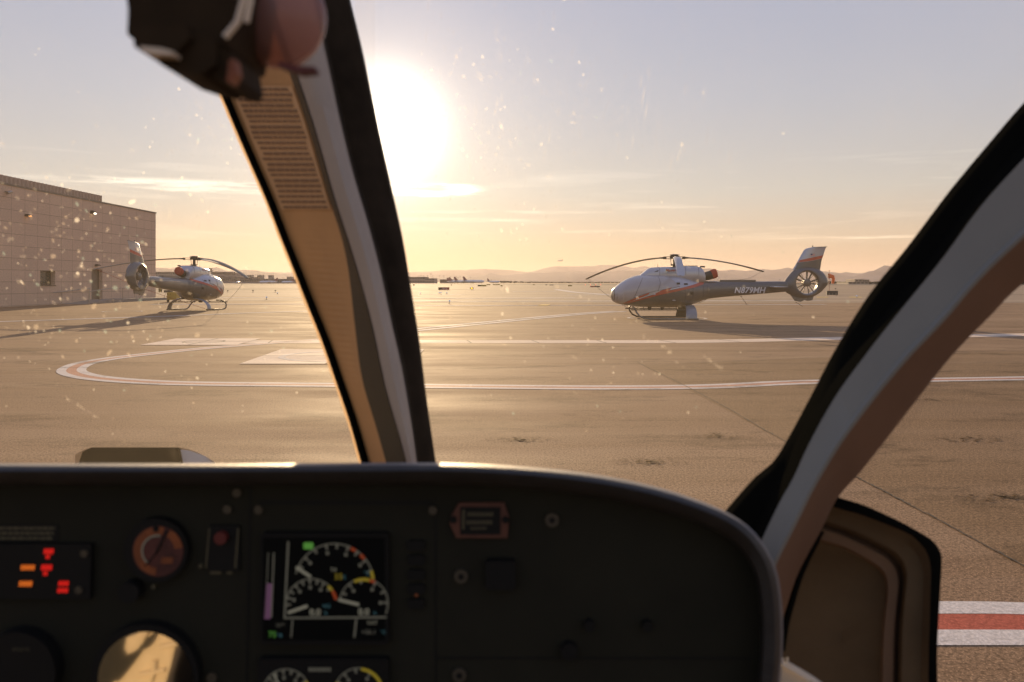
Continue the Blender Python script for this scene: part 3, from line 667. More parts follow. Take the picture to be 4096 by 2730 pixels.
    for i, (ph, dr) in enumerate(zip(phis, droops)):
        a = R(ph); d = Vector((math.cos(a), math.sin(a), 0)); t = Vector((-math.sin(a), math.cos(a), 0)); Z = Vector((0, 0, 1))
        mb = MB(); base = Vector((0, 0, 3.05))
        for q in (-.05, .05): mb.tube([base + d*.15 + Z*(q-.0), base + d*.62 + Z*q], .020, 6)
        mb.tube([base + d*.55 - t*.10, base + d*.55 + t*.10], .055, 8); mb.tube([base + d*.5, base + d*.85], [.05, .04], 8)
        mb.obj('blade_grip', M['dark_metal'], hub, smooth=40)
        rows = []
        for k in range(25):
            r_ = .72 + (5.35-.72)*k/24; s_ = (r_-.5)/4.85; ch = .20 + .15*min(1, k/2.0); ch *= 1 if k < 23 else (.93 if k == 23 else .72)
            tw = R(8 - 10*s_); tt = t*math.cos(tw) + Z*math.sin(tw); un = Z*math.cos(tw) - t*math.sin(tw)
            p = base + d*(r_ - 0.06*s_*s_*dr) - Z*dr*s_**1.75
            rows.append([p + tt*ch*a_ + un*b_ for a_, b_ in ((-.35, 0), (-.25, .020), (0, .038), (.3, .022), (.65, .004), (.65, -.004), (.3, -.022), (0, -.032), (-.25, -.014))])
        mb = MB(); mb.grid(rows, 0, True); mb.add(rows[0], [tuple(range(9))]); mb.add(rows[-1], [tuple(range(9))])
        mb.obj('rotor_blade', M['blade_light'] if (reg and i == 2) or (not reg and i == 1) else M['blade'], root, smooth=40)
    for (a, b_, m_) in ropes:
        mb = MB(); a = Vector(a); b_ = Vector(b_); mb.tube([a.lerp(b_, k/6) - Vector((0, 0, .12*math.sin(math.pi*k/6))) for k in range(7)], .010, 4); mb.obj('tie_down_rope', M[m_], root)
    return root
def tip(ph, dr): a = R(ph); return Vector((math.cos(a)*5.2, math.sin(a)*5.2, 3.05-dr))
pa, da = (20, 140, -99), (.66, 1.05, .95)
helicopter('helicopter', (8.10, 39.7, 0.0), (0, 0, 0), 'silver and gunmetal helicopter with red stripe parked side-on right of centre, nose to the left', pa, da, 'N879MH',
           [(tip(140, 1.05), (1.0-UM, .9, .5), 'rope'), (tip(20, .66), (7.0-UM-.6, .15, 1.95), 'rope')])
# left one: heading away, pitched slightly nose down by the slope
hb = (-0.3996 * 47.4, 47.4, 0.16); yaw = -92.5
wp = (202, 82, -37); pb = tuple(w - yaw for w in wp); dbb = (.70, .50, 1.22)
helicopter('helicopter', hb, (0, R(-1.3), R(yaw)), 'silver helicopter with red exhaust cover parked tail-on near the stone building', pb, dbb, None,
           [(tip(pb[0], .70), (4.1-UM, 1.1, .1), 'rope_red'), (tip(pb[2], 1.22), (1.1-UM, 1.1, .5), 'rope')])

# ------------------------------------------------------------------ stone building on the left
def block_material():
    m = bpy.data.materials.new('stone_blocks'); m.use_nodes = True; t = m.node_tree; b = t.nodes['Principled BSDF']; l = t.links.new
    tcn = t.nodes.new('ShaderNodeTexCoord'); sp = t.nodes.new('ShaderNodeSeparateXYZ'); l(tcn.outputs['Object'], sp.inputs[0])
    ad = t.nodes.new('ShaderNodeMath'); ad.operation = 'SUBTRACT'; l(sp.outputs['Y'], ad.inputs[0]); l(sp.outputs['X'], ad.inputs[1])
    cb = t.nodes.new('ShaderNodeCombineXYZ'); l(ad.outputs[0], cb.inputs[0]); l(sp.outputs['Z'], cb.inputs[1])
    mp = t.nodes.new('ShaderNodeMapping'); mp.inputs['Location'].default_value = (-54.1 - 34 + 0.0, -0.215, 0); l(cb.outputs[0], mp.inputs[0])
    br = t.nodes.new('ShaderNodeTexBrick'); br.offset = 0.0; br.squash = 1.0; l(mp.outputs[0], br.inputs['Vector'])
    br.inputs['Scale'].default_value = 1.0; br.inputs['Brick Width'].default_value = 1.5; br.inputs['Row Height'].default_value = 0.815
    br.inputs['Mortar Size'].default_value = 0.018; br.inputs['Mortar Smooth'].default_value = 0.1
    br.inputs['Color1'].default_value = (0.62, 0.44, 0.31, 1); br.inputs['Color2'].default_value = (0.67, 0.475, 0.335, 1); br.inputs['Mortar'].default_value = (0.36, 0.25, 0.175, 1)
    n = t.nodes.new('ShaderNodeTexNoise'); n.inputs['Scale'].default_value = 9.0; n.inputs['Detail'].default_value = 8; n.inputs['Roughness'].default_value = 0.75; l(tcn.outputs['Object'], n.inputs['Vector'])
    mr = t.nodes.new('ShaderNodeMapRange'); mr.inputs[1].default_value = 0.3; mr.inputs[2].default_value = 0.7; mr.inputs[3].default_value = 0.72; mr.inputs[4].default_value = 1.25; l(n.outputs[0], mr.inputs[0])
    mx = t.nodes.new('ShaderNodeMix'); mx.data_type = 'RGBA'; mx.blend_type = 'MULTIPLY'; mx.inputs[0].default_value = 1.0; l(br.outputs['Color'], mx.inputs[6]); l(mr.outputs[0], mx.inputs[7])
    l(mx.outputs[2], b.inputs['Base Color']); b.inputs['Roughness'].default_value = 0.85
    bp = t.nodes.new('ShaderNodeBump'); bp.inputs['Strength'].default_value = 0.6; bp.inputs['Distance'].default_value = 0.02; l(n.outputs[0], bp.inputs['Height']); l(bp.outputs[0], b.inputs['Normal'])
    return m
M['block'] = block_material()
M['coping'] = material('roof_coping', (0.16, 0.13, 0.10), 0.5, 0.3)
M['ribbed'] = material('ribbed_sheet', (0.42, 0.30, 0.22), 0.55, 0.1, vary=0.1)
M['frame_dark'] = material('dark_frame', (0.07, 0.055, 0.045), 0.4, 0.4)
M['glass_dark'] = material('window_glass', (0.05, 0.06, 0.055), 0.04, 0.0, spec=1.0, vary=0.3, vscale=1.5)
M['door_paint'] = material('door_paint', (0.17, 0.13, 0.10), 0.5)
M['rail'] = material('galvanised_rail', (0.35, 0.30, 0.25), 0.4, 0.7)
M['ramp'] = material('ramp_concrete', (0.26, 0.23, 0.20), 0.8, vary=0.2, vscale=2, bump=0.3)
M['lamp_lens'] = material('lit_lamp_lens', (0.9, 0.85, 0.7), 0.3, emis=(1.0, 0.86, 0.62), estr=2.2)
M['lamp_warm'] = material('warm_lamp_lens', (0.8, 0.4, 0.15), 0.3, emis=(1.0, 0.45, 0.15), estr=0.6)
WX = -34.0; RZ = 8.36
bd = empty('stone_building', (WX, 60, 0)); tag(bd, 'low stone-block building with ribbed roof screen filling the left edge', 'building')
def wbox(name, lst, m, parent=None, off=(0, 0, 0)):
    mb = MB()
    for a, b_ in lst: mb.box(a, b_)
    for i, v in enumerate(mb.v): mb.v[i] = v - Vector((WX, 60, 0))
    return mb.obj(name, m, parent if parent is not None else bd)
# wall facing the apron with real openings (window and door reveals)
def wall_with_holes(y0, y1, z0, z1, holes, depth):
    yc = sorted({y0, y1} | {h[0] for h in holes} | {h[1] for h in holes}); zc = sorted({z0, z1} | {h[2] for h in holes} | {h[3] for h in holes}); mb = MB()
    for a, b_ in zip(yc, yc[1:]):
        for c_, d in zip(zc, zc[1:]):
            if any(h[0] <= a and b_ <= h[1] and h[2] <= c_ and d <= h[3] for h in holes): continue
            mb.add([(WX, a, c_), (WX, b_, c_), (WX, b_, d), (WX, a, d)], [(0, 1, 2, 3)])
    for a, b_, c_, d in holes:
        x = WX - depth
        mb.add([(WX, a, c_), (x, a, c_), (x, a, d), (WX, a, d)], [(0, 1, 2, 3)]); mb.add([(WX, b_, c_), (x, b_, c_), (x, b_, d), (WX, b_, d)], [(3, 2, 1, 0)])
        mb.add([(WX, a, d), (x, a, d), (x, b_, d), (WX, b_, d)], [(0, 1, 2, 3)]); mb.add([(WX, a, c_), (x, a, c_), (x, b_, c_), (WX, b_, c_)], [(3, 2, 1, 0)])
    mb.add([(WX, y1, z0), (WX-30, y1, z0), (WX-30, y1, z1), (WX, y1, z1)], [(3, 2, 1, 0)]); mb.add([(WX, y0, z0), (WX-30, y0, z0), (WX-30, y0, z1), (WX, y0, z1)], [(0, 1, 2, 3)])
    mb.add([(WX-30, y0, z0), (WX-30, y1, z0), (WX-30, y1, z1), (WX-30, y0, z1)], [(0, 1, 2, 3)]); mb.add([(WX-.01, y0, z1-.03), (WX-.01, y1, z1-.03), (WX-30, y1, z1-.03), (WX-30, y0, z1-.03)], [(0, 1, 2, 3)])
    return mb
WIN = (57.4, 59.3, 1.60, 2.66); DOOR = (64.4, 66.1, 0.40, 2.87)
mb = wall_with_holes(18, 76, -0.05, RZ, [WIN, DOOR], 0.42); me_obj = mb
o = mk('wall', [v for v in mb.v], mb.f, M['block']); o.parent = bd; o.matrix_parent_inverse = __import__('mathutils').Matrix.Translation((-WX, -60, 0))
wbox('coping', [((WX-.4, 18, RZ), (WX+.05, 76.05, RZ+.12)), ((WX-30, 75.7, RZ), (WX-.4, 76.05, RZ+.12))], M['coping'])
mb = MB(); y = 18.0; rows = []
k = 0
while y < 67.4:
    x = WX - 0.75 + (0.05 if k % 4 in (0, 1) else -0.03)
    rows.append([Vector((x, y, RZ-.02)) - Vector((WX, 60, 0)), Vector((x, y, 9.14)) - Vector((WX, 60, 0))]); y += 0.085 if k % 2 else 0.15; k += 1
x_end = WX-.75
mb.grid(rows); mb.add([Vector(p) - Vector((WX, 60, 0)) for p in ((x_end+.05, y-.1, RZ), (WX-12, y-.1, RZ), (WX-12, y-.1, 9.14), (x_end+.05, y-.1, 9.14))], [(0, 1, 2, 3)])
mb.obj('roof_screen', M['ribbed'], bd)
w = wbox('window', [((WX-.40, WIN[0], WIN[2]), (WX-.34, WIN[1], WIN[2]+.06)), ((WX-.40, WIN[0], WIN[3]-.06), (WX-.34, WIN[1], WIN[3])), ((WX-.40, WIN[0], WIN[2]+.06), (WX-.34, WIN[0]+.06, WIN[3]-.06)), ((WX-.40, WIN[1]-.06, WIN[2]+.06), (WX-.34, WIN[1], WIN[3]-.06)), ((WX-.02, WIN[0]-.02, WIN[2]-.06), (WX+.05, WIN[1]+.02, WIN[2]-.003))], M['frame_dark'])
wbox('pane', [((WX-.385, WIN[0]+.06, WIN[2]+.06), (WX-.37, WIN[1]-.06, WIN[3]-.06))], M['glass_dark'], w)
dr_ = wbox('door', [((WX-.40, DOOR[0]+.05, DOOR[2]), (WX-.34, DOOR[1]-.05, DOOR[3]-.05))], M['door_paint'])
wbox('door_frame', [((WX-.41, DOOR[0], DOOR[2]), (WX-.30, DOOR[0]+.05, DOOR[3])), ((WX-.41, DOOR[1]-.05, DOOR[2]), (WX-.30, DOOR[1], DOOR[3])), ((WX-.41, DOOR[0]+.05, DOOR[3]-.05), (WX-.30, DOOR[1]-.05, DOOR[3]))], M['frame_dark'], dr_)
wbox('handle', [((WX-.34, DOOR[0]+.15, 1.35), (WX-.27, DOOR[0]+.19, 1.55))], M['rail'], dr_)
def wall_light(x0, x1, y0, y1, lens):
    D0 = -WX * FPX / (CX - x0); z1 = H + (HY - y0)/FPX*D0; z0 = H + (HY - y1)/FPX*D0; wd = max(0.35, (x1-x0)*D0*D0/(34*FPX)*0.35)
    mb = MB(); poly = [Vector((WX, D0, z0)), Vector((WX, D0, z1)), Vector((WX+.22, D0, z1)), Vector((WX+.34, D0, z1-.12)), Vector((WX+.34, D0, z0+.10))]
    mb.prism([p - Vector((WX, 60, 0)) for p in poly], (0, wd, 0)); o = mb.obj('wall_light', M['frame_dark'], bd)
    if lens:
        mb = MB(); c = Vector((0.30, D0 - 60 + wd*0.5, z0+.03)); mb.sphere(c, wd*0.5, 12, 8, (0.45, 1, 0.42)); mb.obj('lens', M[lens], o, smooth=True)
wall_light(361, 384, 843, 856, 'lamp_lens'); wall_light(98, 118, 857, 866, 'lamp_warm'); wall_light(379, 393, 1058, 1066, None)
D0 = -WX*FPX/(CX-20); mb = MB(); mb.tube([Vector((0, D0-60, 7.9)), Vector((.3, D0-60, 7.85))], .05, 8); mb.tube([Vector((.3, D0-60.25, 7.78)), Vector((.3, D0-59.8, 7.9))], .10, 10)
mb.obj('security_camera', M['rail'], bd, smooth=40)
# ramp, landing and handrails
gz0 = 0.15
mb = MB(); prof = [(60.0, gz0), (64.2, gz0+.27), (68.6, gz0+.27), (75.9, gz0+.20)]
rows = [[Vector((WX+.01, y, gz0-.1)), Vector((WX+.01, y, z)), Vector((WX+1.7, y, z)), Vector((WX+1.7, y, gz0-.1))] for y, z in prof]
mb.grid(rows); mb.add(rows[0], [(0, 1, 2, 3)]); mb.add(rows[-1], [(3, 2, 1, 0)])
tag(mb.obj('ramp', M['ramp']), 'concrete ramp and landing along the stone building', 'ramp', kind='structure')
rl = empty('handrail', (WX+1.6, 64.4, gz0)); tag(rl, 'metal handrail beside the ramp to the building door', 'handrail')
def rail(x, pts, posts, nm):
    mb = MB(); q = [Vector((x-(WX+1.6), y-64.4, z-gz0)) for y, z in pts]; mb.tube(q, .028, 6)
    o = mb.obj('rail', M['rail'], rl); 
    for y, z in posts:
        mb = MB(); mb.tube([(x-(WX+1.6), y-64.4, .05), (x-(WX+1.6), y-64.4, z-gz0)], .024, 6); mb.obj('post', M['rail'], rl)
rail(WX+1.6, [(60.9, 1.10), (64.2, 1.32), (68.4, 1.34), (68.4, .5)], [(61.0, 1.10), (62.6, 1.21), (66.3, 1.33)], 'a')
rail(WX+.15, [(58.8, 1.06), (59.9, 1.10), (63.9, 1.34)], [(59.9, 1.10), (63.8, 1.33)], 'b')

# ------------------------------------------------------------------ things on the airfield
M['sign_black'] = material('sign_black', (0.03, 0.03, 0.03), 0.5); M['sign_yellow'] = material('sign_yellow', (0.55, 0.38, 0.07), 0.5)
M['sign_red'] = material('sign_red', (0.42, 0.06, 0.04), 0.5); M['white_plain'] = material('white_plain', (0.75, 0.75, 0.72), 0.5)
M['orange'] = material('windsock_cloth', (0.85, 0.16, 0.03), 0.7, vary=0.2, vscale=3)
M['beige'] = material('beige_wall', (0.42, 0.36, 0.29), 0.8, vary=0.1); M['brown_wall'] = material('brown_wall', (0.38, 0.30, 0.235), 0.8, vary=0.15)
M['leaf'] = material('far_foliage', (0.03, 0.036, 0.02), 0.9, vary=0.5, vscale=0.4); M['trunk'] = material('palm_trunk', (0.14, 0.10, 0.07), 0.9)
M['fuselage_white'] = material('white_fuselage', (0.75, 0.75, 0.76), 0.3, coat=0.4); M['tail_red'] = material('airliner_tail', (0.28, 0.12, 0.10), 0.4)
M['lamp_blue'] = material('blue_lamp', (0.05, 0.14, 0.3), 0.2, emis=(0.3, 0.5, 0.8), estr=0.3)
M['lamp_yellow'] = material('amber_lamp', (0.9, 0.6, 0.1), 0.3, emis=(1.0, 0.55, 0.05), estr=1.3)
M['lamp_red'] = material('red_lamp', (0.8, 0.1, 0.05), 0.3, emis=(1.0, 0.12, 0.05), estr=1.6)
def sign(x0, x1, y0, y1, cols, label, text=None, tcol='white_plain', cat='sign'):
    """taxiway sign board; cols = [(fraction end, material)]"""
    D = FPX*H/(y1-HY); A = P(x0, y1, D); B_ = P(x1, y0, D); w = B_.x-A.x; h = max(B_.z, .2); c = Vector(((A.x+B_.x)/2, D, 0))
    e = empty('airfield_sign', c); tag(e, label, cat, 'airfield signs')
    mb = MB()
    for q in (-.38, .38): mb.tube([(q*w, .1, 0), (q*w, .1, h*.2)], .03*max(1, h), 6)
    mb.obj('leg', M['sign_black'], e)
    z0 = h*.14; mb = MB(); mb.box((-w/2, 0, z0), (w/2, .22, h)); mb.obj('board', M['sign_black'], e)
    f0 = 0
    for f, m in cols:
        mb = MB(); mb.box((-w/2+w*f0+.03, -.015, z0+.05), (-w/2+w*f-.03, 0, h-.05)); mb.obj('sign_face', M[m], e); f0 = f
    if text:
        body, tx0, sz, m = text; vs, fs_ = text_mesh(body, (h-z0)*sz, .004, bold=.004*h); mb = MB(); mb.add([Vector((-w/2+w*tx0+v.x, -.03-v.z, z0+(h-z0)*.26+v.y)) for v in vs], fs_); mb.obj('lettering', M[m], e)
    return e
sign(1753, 1797, 1150.2, 1162.5, [(.30, 'sign_black'), (1, 'sign_red')], 'red runway holding sign reading 19R-1L beside the centre pillar', ('19R-1L', .33, .72, 'white_plain'))
sign(1911, 1945, 1140.6, 1147.2, [(.35, 'sign_black'), (1, 'sign_yellow')], 'wide yellow sign right of the red holding sign')
sign(1946, 1961, 1138, 1142, [(1, 'sign_yellow')], 'small yellow sign just above and right of the wide one')
sign(1972, 2000, 1138, 1141.5, [(1, 'sign_yellow')], 'low pale yellow sign farthest of the left group')
sign(2002, 2011, 1142.3, 1146.5, [(1, 'sign_yellow')], 'tiny yellow sign standing alone near the distant white aircraft')
sign(2272, 2288, 1141.5, 1146.5, [(1, 'sign_yellow')], 'yellow sign left of the rotor tip of the right helicopter')
sign(2361, 2400, 1144.6, 1150.3, [(.45, 'sign_red'), (1, 'sign_black')], 'half red half black sign left of the right helicopter nose')
sign(2182, 2188, 1139, 1142, [(1, 'sign_black')], 'small black sign at the far field edge')
sign(2198, 2214, 1139.6, 1142.6, [(1, 'sign_black')], 'wide low dark sign at the far field edge')
sign(2131, 2140, 1138.3, 1141.2, [(1, 'sign_yellow')], 'faint yellow sign in the middle of the far field')
sign(1652, 1658, 1138, 1144, [(1, 'sign_black')], 'small square dark sign next to the centre pillar')
sign(1803, 1807, 1138.5, 1143.5, [(1, 'sign_black')], 'small square dark sign above the red holding sign')
sign(634, 646, 1155, 1171, [(.2, 'sign_black'), (1, 'sign_yellow')], 'yellow sign with a black H at the corner of the building', ('H', .35, .8, 'sign_black'))
sign(655, 690, 1162, 1172, [(1, 'sign_black')], 'long low black sign behind the tail of the left helicopter')
sg = sign(3308, 3352, 1164.5, 1183.5, [(1, 'sign_black')], 'dark sign back below and right of the tail fan')
mb = MB()
for q in (-.45, 0, .45): mb.sphere((q, -.03, .22), .10, 10, 6, (1, .3, 1))
mb.obj('sign_lamp', M['grey_metal'], sg)
def bollard(x, yt, yb, top, label, cat='edge light', grp='taxiway edge lights'):
    D = FPX*H/(yb-HY); b_ = P(x, yb, D); h = (yb-yt)/FPX*D
    e = empty('edge_light', (b_.x, D, gz(b_.x, D))); tag(e, label, cat, grp)
    mb = MB(); mb.tube([(0, 0, 0), (0, 0, .03)], .14, 10); mb.tube([(0, 0, .03), (0, 0, h*.72)], .022*max(1, D/60), 6); mb.obj('stem', M['rail'], e)
    mb = MB(); mb.tube([(0, 0, h*.70), (0, 0, h*.8), (0, 0, h*.96), (0, 0, h)], [.05*max(1, D/60), .07*max(1, D/60), .06*max(1, D/60), .02], 8); mb.obj('lamp', M[top], e, smooth=True)
for a in ((1680, 1172, 1179.5, 'lamp_blue', 'pale edge light nearest the centre pillar on the right'), (1757, 1170, 1177.5, 'lamp_blue', 'left one of two edge lights close together under the red sign'),
          (1763.5, 1170, 1178.5, 'lamp_blue', 'right one of two edge lights close together under the red sign'), (1787, 1171, 1178, 'lamp_blue', 'lone edge light just right of the pair under the red sign'),
          (1798, 1202, 1216.5, 'lamp_blue', 'tall nearer edge light standing on the pale taxiway'), (1066, 1194, 1206.5, 'lamp_blue', 'blue-topped edge light right of the left helicopter skid'),
          (1110, 1172, 1178.5, 'lamp_blue', 'small edge light left of the centre pillar'), (911, 1161, 1170, 'dark_metal', 'thin dark stake right of the left helicopter nose'),
          (1012, 1161, 1171, 'dark_metal', 'thin dark stake midway between left helicopter and pillar'), (1101, 1161, 1171.5, 'dark_metal', 'thin dark stake nearest the pillar on its left'),
          (3342, 1153, 1161, 'dark_metal', 'dark post right of the windsock'), (3427, 1183, 1193, 'lamp_blue', 'edge light between windsock and door pillar')):
    bollard(*a)
e = FPX*H/(1161.5-HY); b_ = P(1887, 1161.5, e); gl = empty('guard_light', (b_.x, e, 0)); tag(gl, 'lit amber runway guard light on the dirt island', 'guard light')
mb = MB(); mb.tube([(0, 0, 0), (0, 0, .25)], .05, 6); mb.box((-.35, 0, .2), (.35, .25, .62)); mb.obj('housing', M['sign_black'], gl); mb = MB(); mb.sphere((0, -.02, .41), .19, 12, 8, (1, .4, 1)); mb.obj('lamp', M['lamp_yellow'], gl)
for i, x in enumerate((2341.5, 2362, 2383, 2403)):
    D = 420; b_ = P(x, 1141, D); g = empty('approach_light', (b_.x, D, 0)); tag(g, ('leftmost', 'second from left', 'second from right', 'rightmost')[i] + ' of four red approach lights left of the right helicopter', 'approach light', 'red approach lights')
    mb = MB(); mb.tube([(0, 0, 0), (0, 0, .12)], .12, 6); mb.obj('stem', M['rail'], g); mb = MB(); mb.sphere((0, 0, .25), .17, 8, 6); mb.obj('lamp', M['lamp_red'], g)
# windsock
D = 150.0; wb = P(3317, 1168, D); ws = empty('windsock', (wb.x, D, 0)); tag(ws, 'limp orange windsock on a pole behind the tail of the right helicopter', 'windsock')
mb = MB(); mb.tube([(0, 0, 0), (0, 0, 3.95)], .045, 6); mb.sphere((0, 0, 4.0), .08, 6, 5); mb.obj('pole', M['tail_red'], ws)
mb = MB(); mb.tube([(-.35, -.1, 3.05), (.0, -.1, 3.1)], .03, 5)
rows = []
for k in range(13):
    t = k/12; cx_, cz_ = interp([(0, -.15, 2.95), (.25, .25, 2.92), (.42, .62, 2.78), (.55, .74, 2.45), (.75, .72, 1.95), (1, .58, 1.50)], t); r_ = .46 - .24*t
    dx, dz = interp([(0, 1, 0), (.3, .95, -.2), (.5, .5, -.85), (.7, -.05, -1), (1, -.25, -1)], t); nv = Vector((-dz, 0, dx)).normalized()
    rows.append([Vector((cx_, -.1, cz_)) + nv*math.cos(2*math.pi*j/12)*r_*(.9+.15*math.sin(j*2+k)) + Vector((0, math.sin(2*math.pi*j/12)*r_*.7, 0)) for j in range(12)])
mb2 = MB(); mb2.grid(rows, 0, True); sock = mb2.obj('sock', M['orange'], ws, smooth=True)
mb = MB(); mb.tube([Vector((-.16, -.1, 2.95)) + Vector((0.0, math.sin(2*math.pi*j/12)*.34, math.cos(2*math.pi*j/12)*.46)) for j in range(13)], .03, 5); mb.tube([(-.15, -.45, 2.95), (-.3, -.45, 2.95)], .12, 8); mb.obj('hoop', M['dark_metal'], sock)
# yellow cart behind the left helicopter
D = 66.0; A = P(667, 1205, D); B_ = P(706, 1177, D); w = B_.x - A.x; gcart = empty('ground_cart', ((A.x+B_.x)/2, D, .16)); tag(gcart, 'yellow ground power cart behind the left helicopter', 'ground cart')
mb = MB(); mb.box((-w/2, 0, .18), (w/2, .7, .78)); mb.box((-w/2+.04, .04, .78), (w/2-.04, .66, .84)); mb.obj('cabinet', M['sign_yellow'], gcart)
for q in (-.3, .3):
    mb = MB(); mb.tube([(q, -.03, .11), (q, .03, .11)], .11, 12); mb.obj('wheel', M['black'], gcart)
mb = MB()
for q in ((-.32, .66), (-.1, .66), (-.32, .34), (-.1, .34)): mb.box((q[0]-.04, -.012, q[1]-.02), (q[0]+.04, 0, q[1]+.02))
mb.obj('latch', M['black'], gcart)
# distant buildings
def far_building(x0, x1, y0, D, depth, label, mat_='brown_wall', rows=0, cols=0, roofs=(), y1=None):
    A = P(x0, y0, D); B_ = P(x1, y0, D); h = A.z; w = B_.x-A.x; e = empty('terminal_building', ((A.x+B_.x)/2, D, 0)); tag(e, label, 'building')
    mb = MB(); mb.box((-w/2, 0, -.5), (w/2, depth, h)); mb.obj('wall', M[mat_], e)
    mb = MB(); mb.box((-w/2-.3, -.3, h), (w/2+.3, depth+.3, h+.35)); mb.obj('roof', M['coping'], e)
    if rows:
        for r_ in range(rows):
            mb = MB(); z = h*(r_+.45)/rows
            for c_ in range(cols): x = -w/2 + w*(c_+.18)/cols; mb.box((x, -.12, z), (x+w/cols*.66, .02, z+h/rows*.38))
            mb.obj('window_band', M['glass_dark'], e)
    for (a, b_, t, m) in roofs:
        mb = MB(); xa, xb = P(a, 0, D).x-(A.x+B_.x)/2, P(b_, 0, D).x-(A.x+B_.x)/2; mb.box((xa, 2, h+.36), (xb, depth*.6, P(0, t, D).z)); mb.obj('roof_house', M[m], e)
    return e
far_building(560, 760, 1089, 900, 40, 'long parking structure between stone building and left helicopter cowl', 'brown_wall', 3, 26)
far_building(847, 897, 1089, 1000, 40, 'taller stepped block right of the control tower', 'brown_wall', 3, 8)
far_building(897, 941, 1093, 1000, 30, 'lower wing with roof gardens right of the stepped block', 'brown_wall', 3, 6)
far_building(760, 1010, 1111, 950, 30, 'low hangar row under the left helicopter rotor', 'brown_wall', 1, 30)
far_building(940, 1260, 1118, 820, 26, 'long low terminal left of the centre pillar', 'brown_wall', 1, 34)
for x0, x1, y0, l_ in ((986, 1004, 1102, 'left one of three pale blocks rising above the long terminal'), (1028, 1047, 1102, 'middle one of three pale blocks above the long terminal'), (1073, 1086, 1102.5, 'right narrow one of three pale blocks above the long terminal'), (1147, 1166, 1108.5, 'small pale block nearest the pillar above the terminal')):
    far_building(x0, x1, y0, 1300, 14, l_, 'beige', 2, 3)
far_building(1470, 1700, 1110, 900, 40, 'flat-roofed concourse at the right edge of the centre pillar', 'brown_wall', 2, 22)
far_building(1700, 1738, 1115.5, 900, 36, 'second step of the concourse right of the pillar', 'brown_wall', 2, 6)
far_building(1760, 1806, 1120, 950, 30, 'low end of the concourse with light poles', 'brown_wall', 1, 8)
far_building(3394, 3474, 1130, 560, 20, 'beige low building right of the windsock', 'beige', 1, 5)
far_building(3420, 3449, 1120.5, 585, 16, 'tall beige block with flat roof behind the low building', 'beige', 2, 2)
far_building(3449, 3477, 1121.5, 600, 16, 'beige block joined right of the tall one', 'beige', 2, 3)
far_building(3474, 3560, 1131, 620, 16, 'long beige wing reaching to the door pillar', 'beige', 1, 6)
# control tower
D = 980; t0 = P(838.5, 1128, D); tw = empty('control_tower', (t0.x, D, 0)); tag(tw, 'square control tower above the nose of the left helicopter', 'control tower')
mb = MB(); mb.box((-2.3, -2.3, 0), (2.3, 2.3, 14.6)); mb.obj('shaft', M['brown_wall'], tw)
mb = MB(); mb.grid([[Vector((a*s_, b_*s_, z)) for a, b_ in ((-1, -1), (1, -1), (1, 1), (-1, 1))] for s_, z in ((2.3, 14.6), (3.1, 15.6), (3.1, 16.0))], 0, True); mb.add([(-3.1, -3.1, 16), (3.1, -3.1, 16), (3.1, 3.1, 16), (-3.1, 3.1, 16)], [(0, 1, 2, 3)]); mb.obj('balcony', M['brown_wall'], tw)
mb = MB(); mb.box((-2.1, -2.1, 16), (2.1, 2.1, 18)); mb.obj('cab', M['glass_dark'], tw)
mb = MB(); mb.box((-2.6, -2.6, 18), (2.6, 2.6, 18.5)); mb.tube([(0, 0, 18.5), (0, 0, 21.0)], .08, 5); mb.obj('roof', M['coping'], tw)
# light poles
ORD = ['first', 'second', 'third', 'fourth', 'fifth', 'sixth', 'seventh', 'eighth', 'ninth', 'tenth', 'eleventh', 'twelfth', 'thirteenth', 'fourteenth', 'fifteenth', 'sixteenth', 'seventeenth']
rnd = random.Random(3)
for i, (x, yt) in enumerate(((1674, 1106), (1684, 1103), (1694, 1104.5), (1710, 1104), (1723.5, 1097.5), (1731, 1105), (1757.5, 1104.5), (1775, 1105), (1801, 1109), (1825, 1108), (1832, 1112), (1840, 1108.5), (1882, 1110), (1893, 1118), (1966, 1121), (1162, 1108), (1131, 1112), (3119, 1120), (3455, 1118))):
    D = 880 + i*9; t0 = P(x, yt, D); e = empty('light_pole', (t0.x, D, 0))
    tag(e, ORD[i] + ' thin floodlight pole right of the centre pillar, over the distant terminal' if i < 15 else ('floodlight pole over the long terminal nearest the left side of the pillar', 'second floodlight pole left of the centre pillar', 'tiny light pole seen left of the tail fan', 'light pole over the beige building right of the windsock')[i-15], 'light pole', 'floodlight poles over the terminal')
    mb = MB(); mb.tube([(0, 0, 0), (0, 0, t0.z)], .10, 5); mb.obj('pole', M['coping'], e); mb = MB(); mb.box((-.8, -.2, t0.z), (.8, .2, t0.z+.35)); mb.obj('lamp_head', M['coping'], e)
